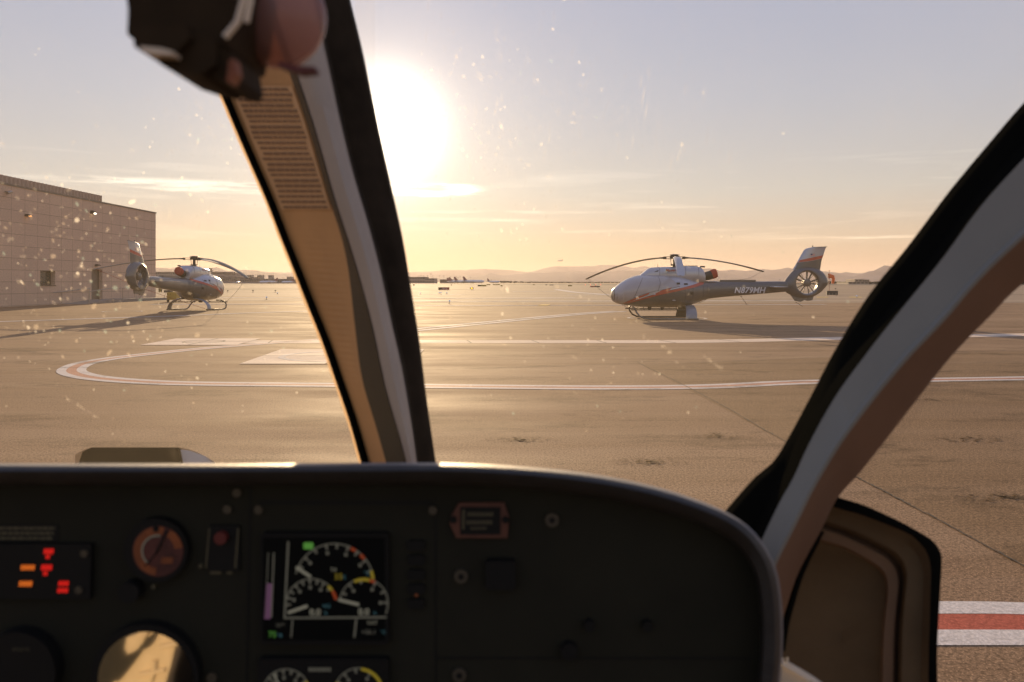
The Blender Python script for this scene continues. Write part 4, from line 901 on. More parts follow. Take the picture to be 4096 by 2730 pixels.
# parked airliners
def jet(x, y, D, s_, yaw_, label, tailm='tail_red', air=False):
    t0 = P(x, y, D); e = empty('airliner', (t0.x, D, 0 if not air else t0.z), (0, 0, R(yaw_))); tag(e, label, 'aeroplane', 'airliners' )
    b = 0.0 if air else 1.6*s_
    mb = MB(); prof = [(-9, .1), (-8.6, .55), (-7.8, .95), (-6, 1.2), (4, 1.2), (7, .8), (9.2, .25)]
    rows = [[Vector((x_*s_, r_*s_*math.cos(2*math.pi*k/12), (b/s_ + .35 + (.35 if x_ > 6 else 0) + r_*math.sin(2*math.pi*k/12))*s_)) for k in range(12)] for x_, r_ in prof]; mb.grid(rows, 0, True); mb.obj('fuselage', M['fuselage_white'], e, smooth=True)
    mb = MB(); z = b + .1*s_
    for q in (-1, 1): mb.prism([Vector((-1.5*s_, q*1.0*s_, z)), Vector((2.2*s_, q*8.5*s_, z+.5*s_)), Vector((3.4*s_, q*8.5*s_, z+.5*s_)), Vector((2.2*s_, q*1.0*s_, z))], (0, 0, .15*s_))
    for q in (-1, 1): mb.prism([Vector((6.8*s_, q*.4*s_, z+.9*s_)), Vector((8.6*s_, q*3.2*s_, z+1.0*s_)), Vector((9.5*s_, q*3.2*s_, z+1.0*s_)), Vector((8.8*s_, q*.4*s_, z+.9*s_))], (0, 0, .1*s_))
    mb.obj('wing', M['fuselage_white'], e)
    mb = MB(); mb.prism([Vector((5.6*s_, -.1*s_, z+1.2*s_)), Vector((8.4*s_, -.1*s_, z+4.6*s_)), Vector((9.8*s_, -.1*s_, z+4.6*s_)), Vector((9.0*s_, -.1*s_, z+1.0*s_))], (0, .2*s_, 0)); mb.obj('tail_fin', M[tailm], e)
    if not air:
        mb = MB()
        for q in ((-6.5, 0), (.8, .9), (.8, -.9)): mb.tube([(q[0]*s_, q[1]*s_, 0), (q[0]*s_, q[1]*s_, b)], .15*s_, 6)
        mb.obj('landing_gear', M['dark_metal'], e)
for a in ((1822, 1130, 760, .9, 200, 'leftmost of the parked airliners with dark red tail'), (1834, 1130, 740, .95, 188, 'second airliner from the left, tail against the hills'), (1858, 1130, 730, 1.0, 185, 'airliner with tall slanted red tail left of the amber light'),
          (1896, 1130, 720, 1.05, 180, 'airliner with the largest tail right above the amber light'), (1975, 1130, 900, .9, 150, 'lone airliner with slender tail at the start of the treeline'),
          (1073, 1131, 700, .85, 10, 'white airliner in front of the long terminal left of the pillar'), (1150, 1131, 720, .8, 60, 'white airliner half hidden at the left edge of the pillar'), (952, 1126, 740, .7, 95, 'small white aircraft below the rotor tip of the left helicopter')): jet(*a)
jet(2240, 1044.5, 2600, 1.0, 20, 'tiny airliner climbing in the sky left of the right helicopter', air=True)
# trees
def clump(mb, c, r, n, rnd, sz):
    for _ in range(n):
        u = Vector((rnd.gauss(0, 1), rnd.gauss(0, 1), rnd.gauss(0, 1))).normalized() * r * rnd.random()**.45; p = c + Vector((u.x, u.y, u.z*.75))
        a = Vector((rnd.uniform(-1, 1), rnd.uniform(-1, 1), rnd.uniform(-1, 1))).normalized(); b_ = a.cross(Vector((rnd.uniform(-1, 1), rnd.uniform(-1, 1), rnd.uniform(-1, 1)))).normalized(); s_ = sz*rnd.uniform(.5, 1.3)
        mb.add([p-a*s_-b_*s_*.6, p+a*s_-b_*s_*.4, p+a*s_*.8+b_*s_*.7, p-a*s_*.7+b_*s_*.5], [(0, 1, 2, 3)])
def treeline(x0, x1, D, y_top, step, label, seed, dd=30):
    rnd = random.Random(seed); mb = MB(); x = x0
    while x < x1:
        d = D + rnd.uniform(-dd, dd); yt = interp(y_top, x)[0] + rnd.uniform(-1.6, 1.6); top = P(x, yt, d); h = max(2.0, top.z); r = h*.5
        clump(mb, Vector((top.x, d, h-r*.75)), r, 60, rnd, r*.28); clump(mb, Vector((top.x + rnd.uniform(-r, r), d, h*.4)), h*.42, 36, rnd, r*.28)
        x += step*rnd.uniform(.6, 1.3)
    tag(mb.obj('treeline', M['leaf']), label, 'trees', kind='stuff')
treeline(1985, 2640, 1050, [(1985, 1126), (2010, 1124), (2100, 1127), (2300, 1129), (2420, 1132), (2640, 1133)], 7, 'dark line of far-off trees left of the right helicopter', 1)
treeline(2800, 3120, 1000, [(2800, 1128), (3120, 1130)], 7, 'dark line of far-off trees behind the tail boom', 2)
treeline(3320, 3400, 640, [(3320, 1137), (3350, 1135), (3400, 1137)], 6, 'green clump of trees between windsock and beige building', 3, 15)
treeline(3455, 3640, 610, [(3455, 1136), (3500, 1130), (3560, 1129), (3640, 1130)], 6, 'green bushes between beige buildings and door pillar', 4, 15)
treeline(3990, 4300, 500, [(3990, 1122), (4060, 1120), (4300, 1113)], 8, 'trees seen through the door window at the right edge', 5, 15)
def palm(x, yt, D, rnd, i=0):
    top = P(x, yt, D); e = empty('palm_tree', (top.x, D, 0)); tag(e, ORD[i] + ' palm from the left in the scattered row on the right horizon', 'palm tree', 'palms along the right horizon')
    h = top.z; mb = MB(); mb.tube([(0, 0, 0), (.1, 0, h*.5), (0, 0, h-.8)], [.28, .2, .16], 5); mb.obj('trunk', M['trunk'], e); mb = MB()
    for k in range(14):
        a = 2*math.pi*k/14 + rnd.random(); d = Vector((math.cos(a), math.sin(a), 0)); z0 = Vector((0, 0, h-.8)); l_ = rnd.uniform(1.1, 1.6); up = rnd.uniform(-.2, .9); t = Vector((-d.y, d.x, 0))*.16
        p1 = z0 + d*l_*.6 + Vector((0, 0, up*.8)); p2 = z0 + d*l_ + Vector((0, 0, up*.6-.6)); mb.add([z0, p1-t, p2, p1+t], [(0, 1, 2, 3)])
    mb.obj('crown', M['leaf'], e)
rnd = random.Random(11)
for i, x in enumerate((3118, 3128, 3292, 3313, 3322, 3338, 3349, 3363, 3378, 3402, 3416, 3482, 3494, 3502, 3536)): palm(x, 1124 + rnd.uniform(-2, 3), 640 + rnd.uniform(-30, 30), rnd, i)

# ------------------------------------------------------------------ our own helicopter, seen from its seats
M['shield'] = material('glareshield_vinyl', (0.022, 0.021, 0.019), 0.55, vary=0.25, vscale=40, bump=0.25, bscale=400)
M['shield_top'] = material('sunlit_shield_top', (0.17, 0.165, 0.16), 0.5, vary=0.2, vscale=40, bump=0.2, bscale=400)  # lighter copy of the vinyl, sunlight on the rim put into the colour
M['panel'] = material('instrument_panel_paint', (0.017, 0.016, 0.009), 0.75, vary=0.15, vscale=12, spec=0.2)
M['panel_dark'] = material('panel_black', (0.008, 0.008, 0.007), 0.6, spec=0.2)
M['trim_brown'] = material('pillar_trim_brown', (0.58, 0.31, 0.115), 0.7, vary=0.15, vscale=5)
M['trim_shaded'] = material('pillar_trim_shaded', (0.10, 0.068, 0.030), 0.7, vary=0.2, vscale=5)  # darker copy of the brown trim, shading of the pillar face painted in
M['trim_grey'] = material('pillar_trim_grey', (0.42, 0.35, 0.28), 0.6, vary=0.08, vscale=6)
M['trim_grey2'] = material('door_frame_grey', (0.205, 0.20, 0.17), 0.6, vary=0.08, vscale=6)
M['trim_brown2'] = material('door_frame_brown', (0.155, 0.082, 0.044), 0.75, vary=0.15, vscale=5)
M['seal'] = material('window_seal', (0.006, 0.006, 0.005), 0.9, spec=0.0)
M['pillar_seal'] = material('pillar_seal_veiled', (0.030, 0.022, 0.014), 0.8, vary=0.3, vscale=20, spec=0.05)  # black seal lifted to brown, lens veil painted into its colour
M['bead'] = material('bonded_edge', (0.75, 0.62, 0.45), 0.5)
M['placard'] = material('placard_card', (0.66, 0.39, 0.18), 0.7); M['placard_ink'] = material('placard_ink', (0.27, 0.15, 0.07), 0.7)
M['olive'] = material('door_lining', (0.125, 0.085, 0.045), 0.85, vary=0.2, vscale=8, spec=0.2)
M['olive_lt'] = material('door_lining_ridge', (0.20, 0.125, 0.075), 0.8, vary=0.15, vscale=8, spec=0.2)
M['paper'] = material('booklet_paper', (0.62, 0.52, 0.38), 0.8, vary=0.05); M['paper_edge'] = material('booklet_wire', (0.85, 0.75, 0.6), 0.5)
M['cream'] = material('cream_cloth', (0.62, 0.50, 0.34), 0.9, vary=0.15, vscale=14, bump=0.4, bscale=25)
M['cabin'] = material('backdrop_dark', (0.02, 0.018, 0.015), 0.8)  # dark tone of the unseen pieces that the dial reflects
M['brass'] = material('dull_fastener', (0.075, 0.062, 0.04), 0.5, 0.3); M['gauge_red'] = material('gauge_face_red', (0.075, 0.018, 0.012), 0.6, vary=0.5, vscale=50)
M['gauge_orange'] = material('gauge_arc_orange', (0.21, 0.055, 0.012), 0.6, vary=0.25, vscale=60); M['meter_red'] = material('hour_meter_frame', (0.085, 0.028, 0.014), 0.6, vary=0.3, vscale=60)
M['switch_red'] = material('switch_red', (0.10, 0.012, 0.008), 0.6); M['print'] = material('panel_print', (0.085, 0.072, 0.035), 0.7)
def glow_mat(n, c, s_): return material(n, tuple(v*.3 for v in c), 0.4, emis=c, estr=s_*.68)
M['g_red'] = glow_mat('caution_light_red', (1.0, 0.015, 0.01), 0.5); M['g_orange'] = glow_mat('caution_light_orange', (1.0, 0.20, 0.02), 0.5)
M['d_white'] = glow_mat('display_white', (0.75, 0.72, 0.52), 0.10); M['d_dim'] = glow_mat('display_dim', (0.6, 0.58, 0.42), 0.045); M['d_green'] = glow_mat('display_green', (0.25, 0.8, 0.12), 0.15)
M['d_yellow'] = glow_mat('display_yellow', (0.8, 0.6, 0.05), 0.14); M['d_red'] = glow_mat('display_red', (0.8, 0.12, 0.03), 0.13); M['d_cyan'] = glow_mat('display_cyan', (0.2, 0.55, 0.6), 0.07); M['d_purple'] = glow_mat('display_purple', (0.5, 0.22, 0.42), 0.085)
M['screen'] = material('screen_glass', (0.004, 0.005, 0.005), 0.35, spec=0.1)
dg = bpy.data.materials.new('mirror_like_dial_glass'); dg.use_nodes = True; b = dg.node_tree.nodes['Principled BSDF']; b.inputs['Base Color'].default_value = (0.42, 0.40, 0.36, 1); b.inputs['Metallic'].default_value = 1.0; b.inputs['Roughness'].default_value = 0.04; M['dial_glass'] = dg

def glass_material(name, dust, tint=(0.97, 0.97, 0.97)):
    m = bpy.data.materials.new(name); m.use_nodes = True; t = m.node_tree; t.nodes.clear(); l = t.links.new
    out = t.nodes.new('ShaderNodeOutputMaterial'); tr = t.nodes.new('ShaderNodeBsdfTransparent'); tr.inputs[0].default_value = tint + (1,)
    tl = t.nodes.new('ShaderNodeBsdfTranslucent'); tl.inputs[0].default_value = (0.95, 0.82, 0.62, 1)
    gl_ = t.nodes.new('ShaderNodeBsdfGlossy'); gl_.inputs['Roughness'].default_value = 0.03
    tcn = t.nodes.new('ShaderNodeTexCoord')
    def noise(sc, det, st):
        mp = t.nodes.new('ShaderNodeMapping'); mp.inputs['Scale'].default_value = st; l(tcn.outputs['Object'], mp.inputs[0])
        n = t.nodes.new('ShaderNodeTexNoise'); n.inputs['Scale'].default_value = sc; n.inputs['Detail'].default_value = det; n.inputs['Roughness'].default_value = 0.7; l(mp.outputs[0], n.inputs['Vector']); return n.outputs[0]
    def rng(s_, a, b_, lo, hi):
        x = t.nodes.new('ShaderNodeMapRange'); x.inputs[1].default_value = a; x.inputs[2].default_value = b_; x.inputs[3].default_value = lo; x.inputs[4].default_value = hi; l(s_, x.inputs[0]); return x.outputs[0]
    a1 = t.nodes.new('ShaderNodeMath'); a1.operation = 'ADD'; l(rng(noise(3.0, 3, (1, 1, 1)), .35, .65, dust*.72, dust*1.2), a1.inputs[0]); l(rng(noise(14, 6, (2.2, 1, .5)), .60, .85, 0, dust*1.3), a1.inputs[1])
    mx = t.nodes.new('ShaderNodeMixShader'); l(a1.outputs[0], mx.inputs[0]); l(tr.outputs[0], mx.inputs[1]); l(tl.outputs[0], mx.inputs[2])
    m2 = t.nodes.new('ShaderNodeMixShader'); m2.inputs[0].default_value = 0.012; l(mx.outputs[0], m2.inputs[1]); l(gl_.outputs[0], m2.inputs[2]); l(m2.outputs[0], out.inputs[0]); return m
M['windscreen'] = glass_material('dusty_windscreen', 0.024)
M['door_glass'] = glass_material('door_window_glass', 0.006)
def fleck_mat(n_, fac, col):
    m = bpy.data.materials.new(n_); m.use_nodes = True; t = m.node_tree; t.nodes.clear(); out = t.nodes.new('ShaderNodeOutputMaterial'); tl = t.nodes.new('ShaderNodeBsdfTranslucent'); tl.inputs[0].default_value = col + (1,)
    tr = t.nodes.new('ShaderNodeBsdfTransparent'); mx = t.nodes.new('ShaderNodeMixShader'); mx.inputs[0].default_value = fac; t.links.new(tr.outputs[0], mx.inputs[1]); t.links.new(tl.outputs[0], mx.inputs[2]); t.links.new(mx.outputs[0], out.inputs[0]); return m
M['fleck'] = [fleck_mat('dust_fleck', .08, (.9, .85, .75)), fleck_mat('dust_fleck', .15, (.9, .8, .65)), fleck_mat('dust_fleck', .36, (.95, .93, .85)), fleck_mat('dust_fleck', .16, (.6, .85, .8))]
M['bead_lit'] = fleck_mat('bonded_edge_translucent', .8, (0.8, 0.62, 0.42))

own = empty('helicopter', (0, 0.9, 0.6)); tag(own, 'helicopter we sit in: dark instrument panel, windscreen pillar and door frame in the foreground', 'helicopter')
OFF = Vector((0, 0.9, 0.6))
def loc_(mb):
    mb.v = [v - OFF for v in mb.v]; return mb
def ob(mb, name, m, parent=None, smooth=False): return loc_(mb).obj(name, M[m], parent if parent is not None else own, smooth)
def xat(tab, y): 
    return interp([(a, b_) for a, b_ in tab], y)[0]
# --- centre pillar: columns of (y, x) edges
E0 = [(-250, 575), (0, 690), (327, 864), (536, 951), (714, 1028), (800, 1068), (930, 1115), (1098, 1184), (1220, 1230), (1366, 1291), (1526, 1344), (1679, 1398), (1848, 1444), (1960, 1478)]
E2 = [(-250, 1010), (0, 1078), (179, 1140), (306, 1186), (485, 1247), (663, 1298), (800, 1335), (891, 1367), (1083, 1428), (1312, 1490), (1542, 1535), (1771, 1604), (1840, 1622), (1960, 1650)]
E3 = [(-250, 1190), (0, 1262), (250, 1318), (500, 1370), (720, 1424), (853, 1467), (1083, 1528), (1312, 1574), (1465, 1612), (1695, 1650), (1840, 1668), (1960, 1685)]
E4 = [(-250, 1350), (0, 1400), (179, 1446), (357, 1482), (444, 1500), (536, 1519), (700, 1555), (952, 1612), (1190, 1650), (1381, 1681), (1580, 1704), (1840, 1742), (1960, 1760)]
YS = [-250 + 2210*i/90 for i in range(91)]
def sx(tab, y, w=70): return (xat(tab, y-w) + 2*xat(tab, y) + xat(tab, y+w)) / 4
def colm(spec): return [[P(f(y), y, d) for f, d in spec] for y in YS]
e0 = lambda y: sx(E0, y); e2 = lambda y: sx(E2, y); e3 = lambda y: sx(E3, y); e4 = lambda y: sx(E4, y)
eb = lambda y: e0(y) + 30
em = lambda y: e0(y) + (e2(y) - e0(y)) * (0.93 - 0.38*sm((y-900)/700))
pil = MB(); rows = colm([(e0, 1.135), (e0, 1.10), (eb, 1.075), (em, 1.0), (e2, .985)])
pil.grid([r[2:5] for r in rows]); n1 = len(pil.f)
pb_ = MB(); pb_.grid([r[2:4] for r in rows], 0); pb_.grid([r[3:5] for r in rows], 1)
pill = loc_(pb_).obj('windscreen_pillar', [M['trim_brown'], M['trim_shaded']], own)
ob(MB().grid(colm([(e0, 1.14), (e0, 1.10), (lambda y: e0(y)+14, 1.065), (eb, 1.075)])), 'edge_trim', 'seal', pill, 40)
ob(MB().grid(colm([(e2, .99), (lambda y: e2(y)*.82+e3(y)*.18, .975), (lambda y: e2(y)*.5+e3(y)*.5, .968), (lambda y: e2(y)*.18+e3(y)*.82, .975), (e3, .99)])), 'grey_strip', 'trim_grey', pill, 60)
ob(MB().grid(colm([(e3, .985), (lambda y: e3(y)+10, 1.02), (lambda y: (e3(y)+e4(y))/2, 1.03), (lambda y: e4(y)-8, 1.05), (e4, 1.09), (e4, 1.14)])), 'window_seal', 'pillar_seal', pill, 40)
ob(MB().grid(colm([(lambda y: e0(y)-2, 1.15), (e4, 1.15)])), 'outer_frame', 'seal', pill)
mb = MB(); mb.tube([P(e0(y)-5, y, 1.15) for y in YS[22:88]], [.0020*random.uniform(.8, 1.25) for _ in YS[22:88]], 6); ob(mb, 'bonded_edge', 'bead_lit', pill)
# placard on the brown face
def onface(y, t, e=0.003): return P(eb(y)*(1-t)+em(y)*t, y, 1.075*(1-t)+1.0*t - e)
mb = MB(); mb.grid([[onface(y, t) for t in (.06, .5, .97)] for y in [345+495*i/14 for i in range(15)]]); pl_ = ob(mb, 'placard', 'placard', pill)
rnd = random.Random(5)
y = 352
while y < 832:
    mb = MB(); y2 = y + rnd.uniform(9, 13); t0, t1 = .10 + rnd.uniform(0, .05), .93 - rnd.uniform(0, .05)
    tt = t0
    while tt < t1:
        w_ = rnd.uniform(.05, .16); b_ = min(t1, tt + w_); mb.add([onface(y, tt, .005), onface(y, b_, .005), onface(y2, b_, .005), onface(y2, tt, .005)], [(0, 1, 2, 3)]); tt = b_ + .012
    ob(mb, 'text_row', 'placard_ink', pl_); y += 21.5
# --- door frame on the right
def poly(pts, n=70): return resample([Vector(p) for p in pts], n)
A_ = poly([(4700, -260), (4420, 60), (4096, 411), (3966, 562), (3799, 763), (3631, 986), (3475, 1181), (3341, 1399), (3241, 1589), (3151, 1756), (3090, 1851), (3017, 1912), (2900, 2046), (2850, 2110)])
B_ = poly([(4760, 20), (4420, 300), (4096, 635), (3921, 830), (3765, 1042), (3575, 1276), (3453, 1433), (3341, 1589), (3241, 1767), (3174, 1912), (3112, 2024), (3030, 2200), (2980, 2330)])
C_ = poly([(4800, 380), (4450, 640), (4096, 953), (3921, 1120), (3776, 1287), (3631, 1440), (3497, 1600), (3363, 1780), (3263, 1946), (3185, 2100), (3102, 2265), (3070, 2360)])
D_ = poly([(4900, 540), (4500, 810), (4096, 1131), (3966, 1260), (3810, 1421), (3676, 1589), (3564, 1734), (3441, 1890), (3352, 1990), (3286, 2120), (3194, 2291), (3142, 2442), (3118, 2500)])
def colp(*spec): return [[P(pl[i].x + dx, pl[i].y + dy, d) for pl, dx, dy, d in spec] for i in range(70)]
ob(MB().grid(colp((A_, 0, 0, .99), (A_, 0, 0, .95), (A_, 22, 14, .925), (B_, -40, -26, .915), (B_, -30, -18, .90), (B_, 0, 0, .872))), 'window_seal', 'seal', dfr := ob(MB().grid(colp((B_, 0, 0, .872), (C_, -26, -20, .862), (C_, -10, -8, .856), (C_, 0, 0, .858))), 'door_frame', 'trim_grey2', None, 40), 40)
ob(MB().grid(colp((C_, 0, 0, .858), (C_, 14, 10, .864), (D_, -12, -8, .90), (D_, 0, 0, .92), (D_, 0, 0, .97))), 'inner_trim', 'trim_brown2', dfr, 40)
ob(MB().grid(colp((A_, 0, 0, .99), (D_, 0, 0, .98))), 'outer_frame', 'seal', dfr)
mb = MB(); tri = [(2870, 2090), (2945, 2010), (3030, 1925), (3100, 1880), (3200, 1850), (3250, 1900), (3180, 2060), (3110, 2220), (3080, 2330), (2960, 2260)]
mb.add([P(x, y, .956) for x, y in tri] + [P(x, y, .985) for x, y in tri], [tuple(range(10)), tuple(range(19, 9, -1))] + [(i, i+10, (i+1) % 10 + 10, (i+1) % 10) for i in range(10)]); ob(mb, 'pillar_foot', 'olive', dfr)
mb = MB(); mb.grid([[P(x-10, y-4, .93), P(x+2, y+2, .925), P(x+16, y+8, .93)] for x, y in resample([Vector(p) for p in ((3282, 2120), (3255, 2175), (3218, 2250), (3190, 2320), (3160, 2420), (3140, 2500), (3125, 2600))], 20)]); ob(mb, 'edge_seal_and_shade', 'seal', dfr)  # dark strip painted in for the shadow line between trim and lining
# --- lower door lining
O1 = poly([(3250, 1950), (3352, 1989), (3457, 2022), (3588, 2081), (3674, 2127), (3733, 2166), (3763, 2212), (3767, 2258), (3762, 2350), (3756, 2456), (3749, 2620), (3753, 2860)])
O2 = poly([(3240, 1992), (3339, 2030), (3457, 2065), (3621, 2130), (3675, 2170), (3709, 2215), (3723, 2278), (3721, 2380), (3719, 2488), (3714, 2640), (3714, 2860)])
O3 = poly([(3200, 2070), (3293, 2104), (3391, 2137), (3523, 2202), (3582, 2248), (3606, 2311), (3600, 2400), (3590, 2520), (3586, 2700), (3584, 2860)])
O4 = poly([(3190, 2140), (3286, 2170), (3378, 2199), (3490, 2262), (3532, 2305), (3543, 2370), (3534, 2460), (3526, 2554), (3522, 2700), (3522, 2860)])
O5 = poly([(3150, 2200), (3200, 2240), (3260, 2270), (3330, 2320), (3360, 2380), (3370, 2500), (3360, 2600), (3350, 2700), (3350, 2860)])
O6 = poly([(3000, 2200), (3010, 2300), (3020, 2400), (3020, 2500), (3020, 2600), (3020, 2700), (3020, 2860)])
dl = ob(MB().grid(colp((O2, 0, 0, .935), (O2, -30, 22, .95), (O3, 22, -16, .955), (O3, 0, 0, .985))), 'door_lining', 'olive', None, 40)
ob(MB().grid(colp((O1, 0, 0, 1.0), (O1, 0, 0, .955), (O1, -16, 10, .935), (O2, 0, 0, .935))), 'edge_seal_and_shade', 'seal', dl, 40)
ob(MB().grid(colp((O3, 0, 0, .985), (O3, -14, 10, .972), (O4, 10, -8, .975), (O4, 0, 0, .99))), 'lining_ridge', 'olive_lt', dl, 40)
ob(MB().grid(colp((O4, 0, 0, .99), (O5, 0, 0, 1.02), (O6, 0, 0, 1.02))), 'lining_recess', 'olive', dl, 40)
# --- glareshield and instrument panel
GO = poly([(-620, 2050), (-560, 1905), (-430, 1862), (-100, 1855), (400, 1855), (900, 1855), (1400, 1853), (1700, 1852), (1950, 1858), (2200, 1877), (2400, 1902), (2600, 1942), (2760, 1990), (2900, 2046), (3000, 2112), (3070, 2200), (3108, 2290), (3126, 2400), (3132, 2520), (3128, 2660), (3110, 2860)], 110)
def inset(pl, d):
    out = []
    for i, p in enumerate(pl):
        t = (pl[min(i+1, len(pl)-1)] - pl[max(i-1, 0)]).normalized(); out.append(p + Vector((-t.y, t.x)) * d)
    return out
def colg(*spec): return [[P(pl[i].x, pl[i].y, d) for pl, d in spec] for i in range(len(GO))]
g0, g1, g2, g3, g4, g5 = GO, inset(GO, 9), inset(GO, 20), inset(GO, 32), inset(GO, 75), inset(GO, 95)
far1, far2 = inset(GO, 90), inset(GO, 170)
gs = ob(MB().grid(colg((g1, .757), (g2, .748), (g3, .745), (g4, .752), (g5, .80))), 'glareshield', 'shield', None, 50)
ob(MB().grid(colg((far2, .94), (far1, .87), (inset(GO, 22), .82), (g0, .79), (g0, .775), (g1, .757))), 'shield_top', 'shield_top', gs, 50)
mb = MB(); pp = [P(p.x, p.y, .785) for p in inset(GO, 88)] + [P(-540, 2900, .785)]; mb.prism(pp, (0, .03, 0)); ip = ob(mb, 'instrument_panel', 'panel')
PD = .785; PXM = PD/FPX
def pv(x, y, e): return P(x, y, PD) + Vector((0, -e, 0))
def slab(pts, e0_, e1_, name, m, parent=ip, n=None):
    mb = MB(); mb.prism([pv(x, y, e1_) for x, y in pts], (0, e1_-e0_, 0)); return ob(mb, name, m, parent)
def rect(x0, y0, x1, y1, sk=0): return [(x0+sk, y0), (x1+sk, y0), (x1, y1), (x0, y1)]
def rrect(x0, y0, x1, y1, r, n=5):
    out = []
    for cx_, cy_, a0 in ((x1-r, y0+r, -90), (x1-r, y1-r, 0), (x0+r, y1-r, 90), (x0+r, y0+r, 180)):
        for k in range(n+1): a = R(a0 + 90*k/n); out.append((cx_+r*math.cos(a), cy_+r*math.sin(a)))
    return out
def disc(cx_, cy_, r, n=28, a0=0, a1=360): return [(cx_+r*math.cos(R(a0+(a1-a0)*k/n)), cy_+r*math.sin(R(a0+(a1-a0)*k/n))) for k in range(n)]
def arc(cx_, cy_, r0, r1, a0, a1, e, name, m, parent, n=30, ry=1.0):
    mb = MB(); mb.grid([[pv(cx_+r*math.cos(R(a0+(a1-a0)*k/n)), cy_+r*ry*math.sin(R(a0+(a1-a0)*k/n)), e) for r in (r0, r1)] for k in range(n+1)]); return ob(mb, name, m, parent)
def bar(mb, x0, y0, x1, y1, w_, e):
    d = Vector((x1-x0, y1-y0)).normalized(); q = Vector((-d.y, d.x))*w_/2
    mb.add([pv(x0-q.x, y0-q.y, e), pv(x1-q.x, y1-q.y, e), pv(x1+q.x, y1+q.y, e), pv(x0+q.x, y0+q.y, e)], [(0, 1, 2, 3)])
def ptext(body, x, y, size, m, parent, e, name='lettering', bold=0.0, shear=0.0):
    vs, fs_ = text_mesh(body, size*PXM*1.35, 0, shear, 'LEFT', bold); mb = MB(); o = pv(x, y, e); mb.add([o + Vector((v.x, 0, v.y)) for v in vs], fs_); return ob(mb, name, m, parent)
mb = MB()
for x0, y0, x1, y1, w_ in ((1003, 1935, 985, 2860, 8), (1742, 2010, 1745, 2860, 6), (1040, 2010, 1730, 2012, 16), (1745, 2632, 3000, 2634, 8)): bar(mb, x0, y0, x1, y1, w_, .0006)
ob(mb, 'panel_seam', 'panel_dark', ip)
# caution light panel
cp = slab(rect(-300, 2170, 372, 2388, 6), 0, .006, 'caution_panel', 'panel_dark')
def cap_(x0, y0, x1, y1, m, sk):
    mb = MB(); nb = max(2, int((x1-x0)/13)); 
    for k in range(nb):
        a = x0 + (x1-x0)*k/nb; b_ = a + (x1-x0)/nb*.86
        mb.add([pv(a+sk, y0, .0068), pv(b_+sk, y0, .0068), pv(b_, y1, .0068), pv(a, y1, .0068)], [(0, 1, 2, 3)])
    ob(mb, 'caution_light', m, cp)
for a in ((190, 2187, 230, 2207, 'g_red', 3), (198, 2210, 215, 2227, 'g_red', 2), (99, 2251, 155, 2271, 'g_orange', 3), (180, 2250, 224, 2272, 'g_red', 3), (188, 2276, 206, 2293, 'g_red', 2), (92, 2315, 145, 2336, 'g_orange', 3), (248, 2315, 290, 2334, 'g_red', 3), (244, 2343, 287, 2361, 'g_red', 3)): cap_(*a)
for x, y in ((352, 2205), (330, 2350)): slab(disc(x, y, 15, 14), .006, .008, 'panel_screw', 'brass', cp)
mb = MB(); rnd = random.Random(9)
for r_ in range(3):
    x = -60
    while x < 222 - r_*6:
        w_ = rnd.uniform(8, 26); bar(mb, x, 2113+r_*20, min(x+w_, 222-r_*6), 2113+r_*20, 12, .0008); x += w_ + 4
slab(rect(-300, 2098, 235, 2166, 0), 0, .0005, 'text_plate', 'panel_dark'); ob(mb, 'text_rows', 'print', ip)
# red gauge
gb = slab(disc(640, 2190, 126, 40), 0, .010, 'round_gauge', 'panel_dark')
slab(disc(650, 2192, 100, 36), .010, .0106, 'gauge_face', 'gauge_red', gb); arc(652, 2190, 66, 96, 95, 285, .0112, 'gauge_arc', 'gauge_orange', gb); arc(652, 2190, 66, 98, 300, 352, .0112, 'gauge_arc', 'gauge_orange', gb)
slab(rect(662, 2215, 708, 2240, 4), .0106, .0112, 'gauge_window', 'gauge_orange', gb); arc(650, 2190, 58, 64, 130, 280, .0112, 'gauge_ring', 'd_dim', gb)
mb = MB(); bar(mb, 645, 2198, 690, 2108, 9, .0118); bar(mb, 648, 2195, 600, 2250, 5, .0118); ob(mb, 'gauge_needle', 'panel_dark', gb); slab(disc(644, 2103, 12, 12), .0106, .012, 'gauge_screw', 'panel_dark', gb)
# guarded switch
sw = slab(rrect(838, 2100, 962, 2282, 8), 0, .003, 'switch_guard', 'panel_dark'); slab(disc(895, 2142, 25, 18), .003, .010, 'switch_button', 'switch_red', sw)
mb = MB(); bar(mb, 843, 2110, 829, 2268, 6, .0036); bar(mb, 958, 2110, 946, 2268, 7, .0036); ob(mb, 'guard_edge', 'print', sw); slab(disc(806, 2262, 8, 8), 0, .003, 'screw', 'print', ip)
mb = MB()
for x0, x1 in ((842, 885), (908, 930)): bar(mb, x0, 2290, x1, 2290, 13, .0008)
ob(mb, 'switch_caption', 'print', ip)
kn = slab(disc(540, 2352, 40, 26), 0, .014, 'knob', 'panel_dark'); slab(disc(620, 2342, 9, 10), 0, .004, 'screw', 'print', ip)
for x, y in ((950, 1970), (912, 2036), (1036, 2038), (1732, 2040)): slab(disc(x, y, 17, 14), 0, .003, 'fastener', 'brass', ip)
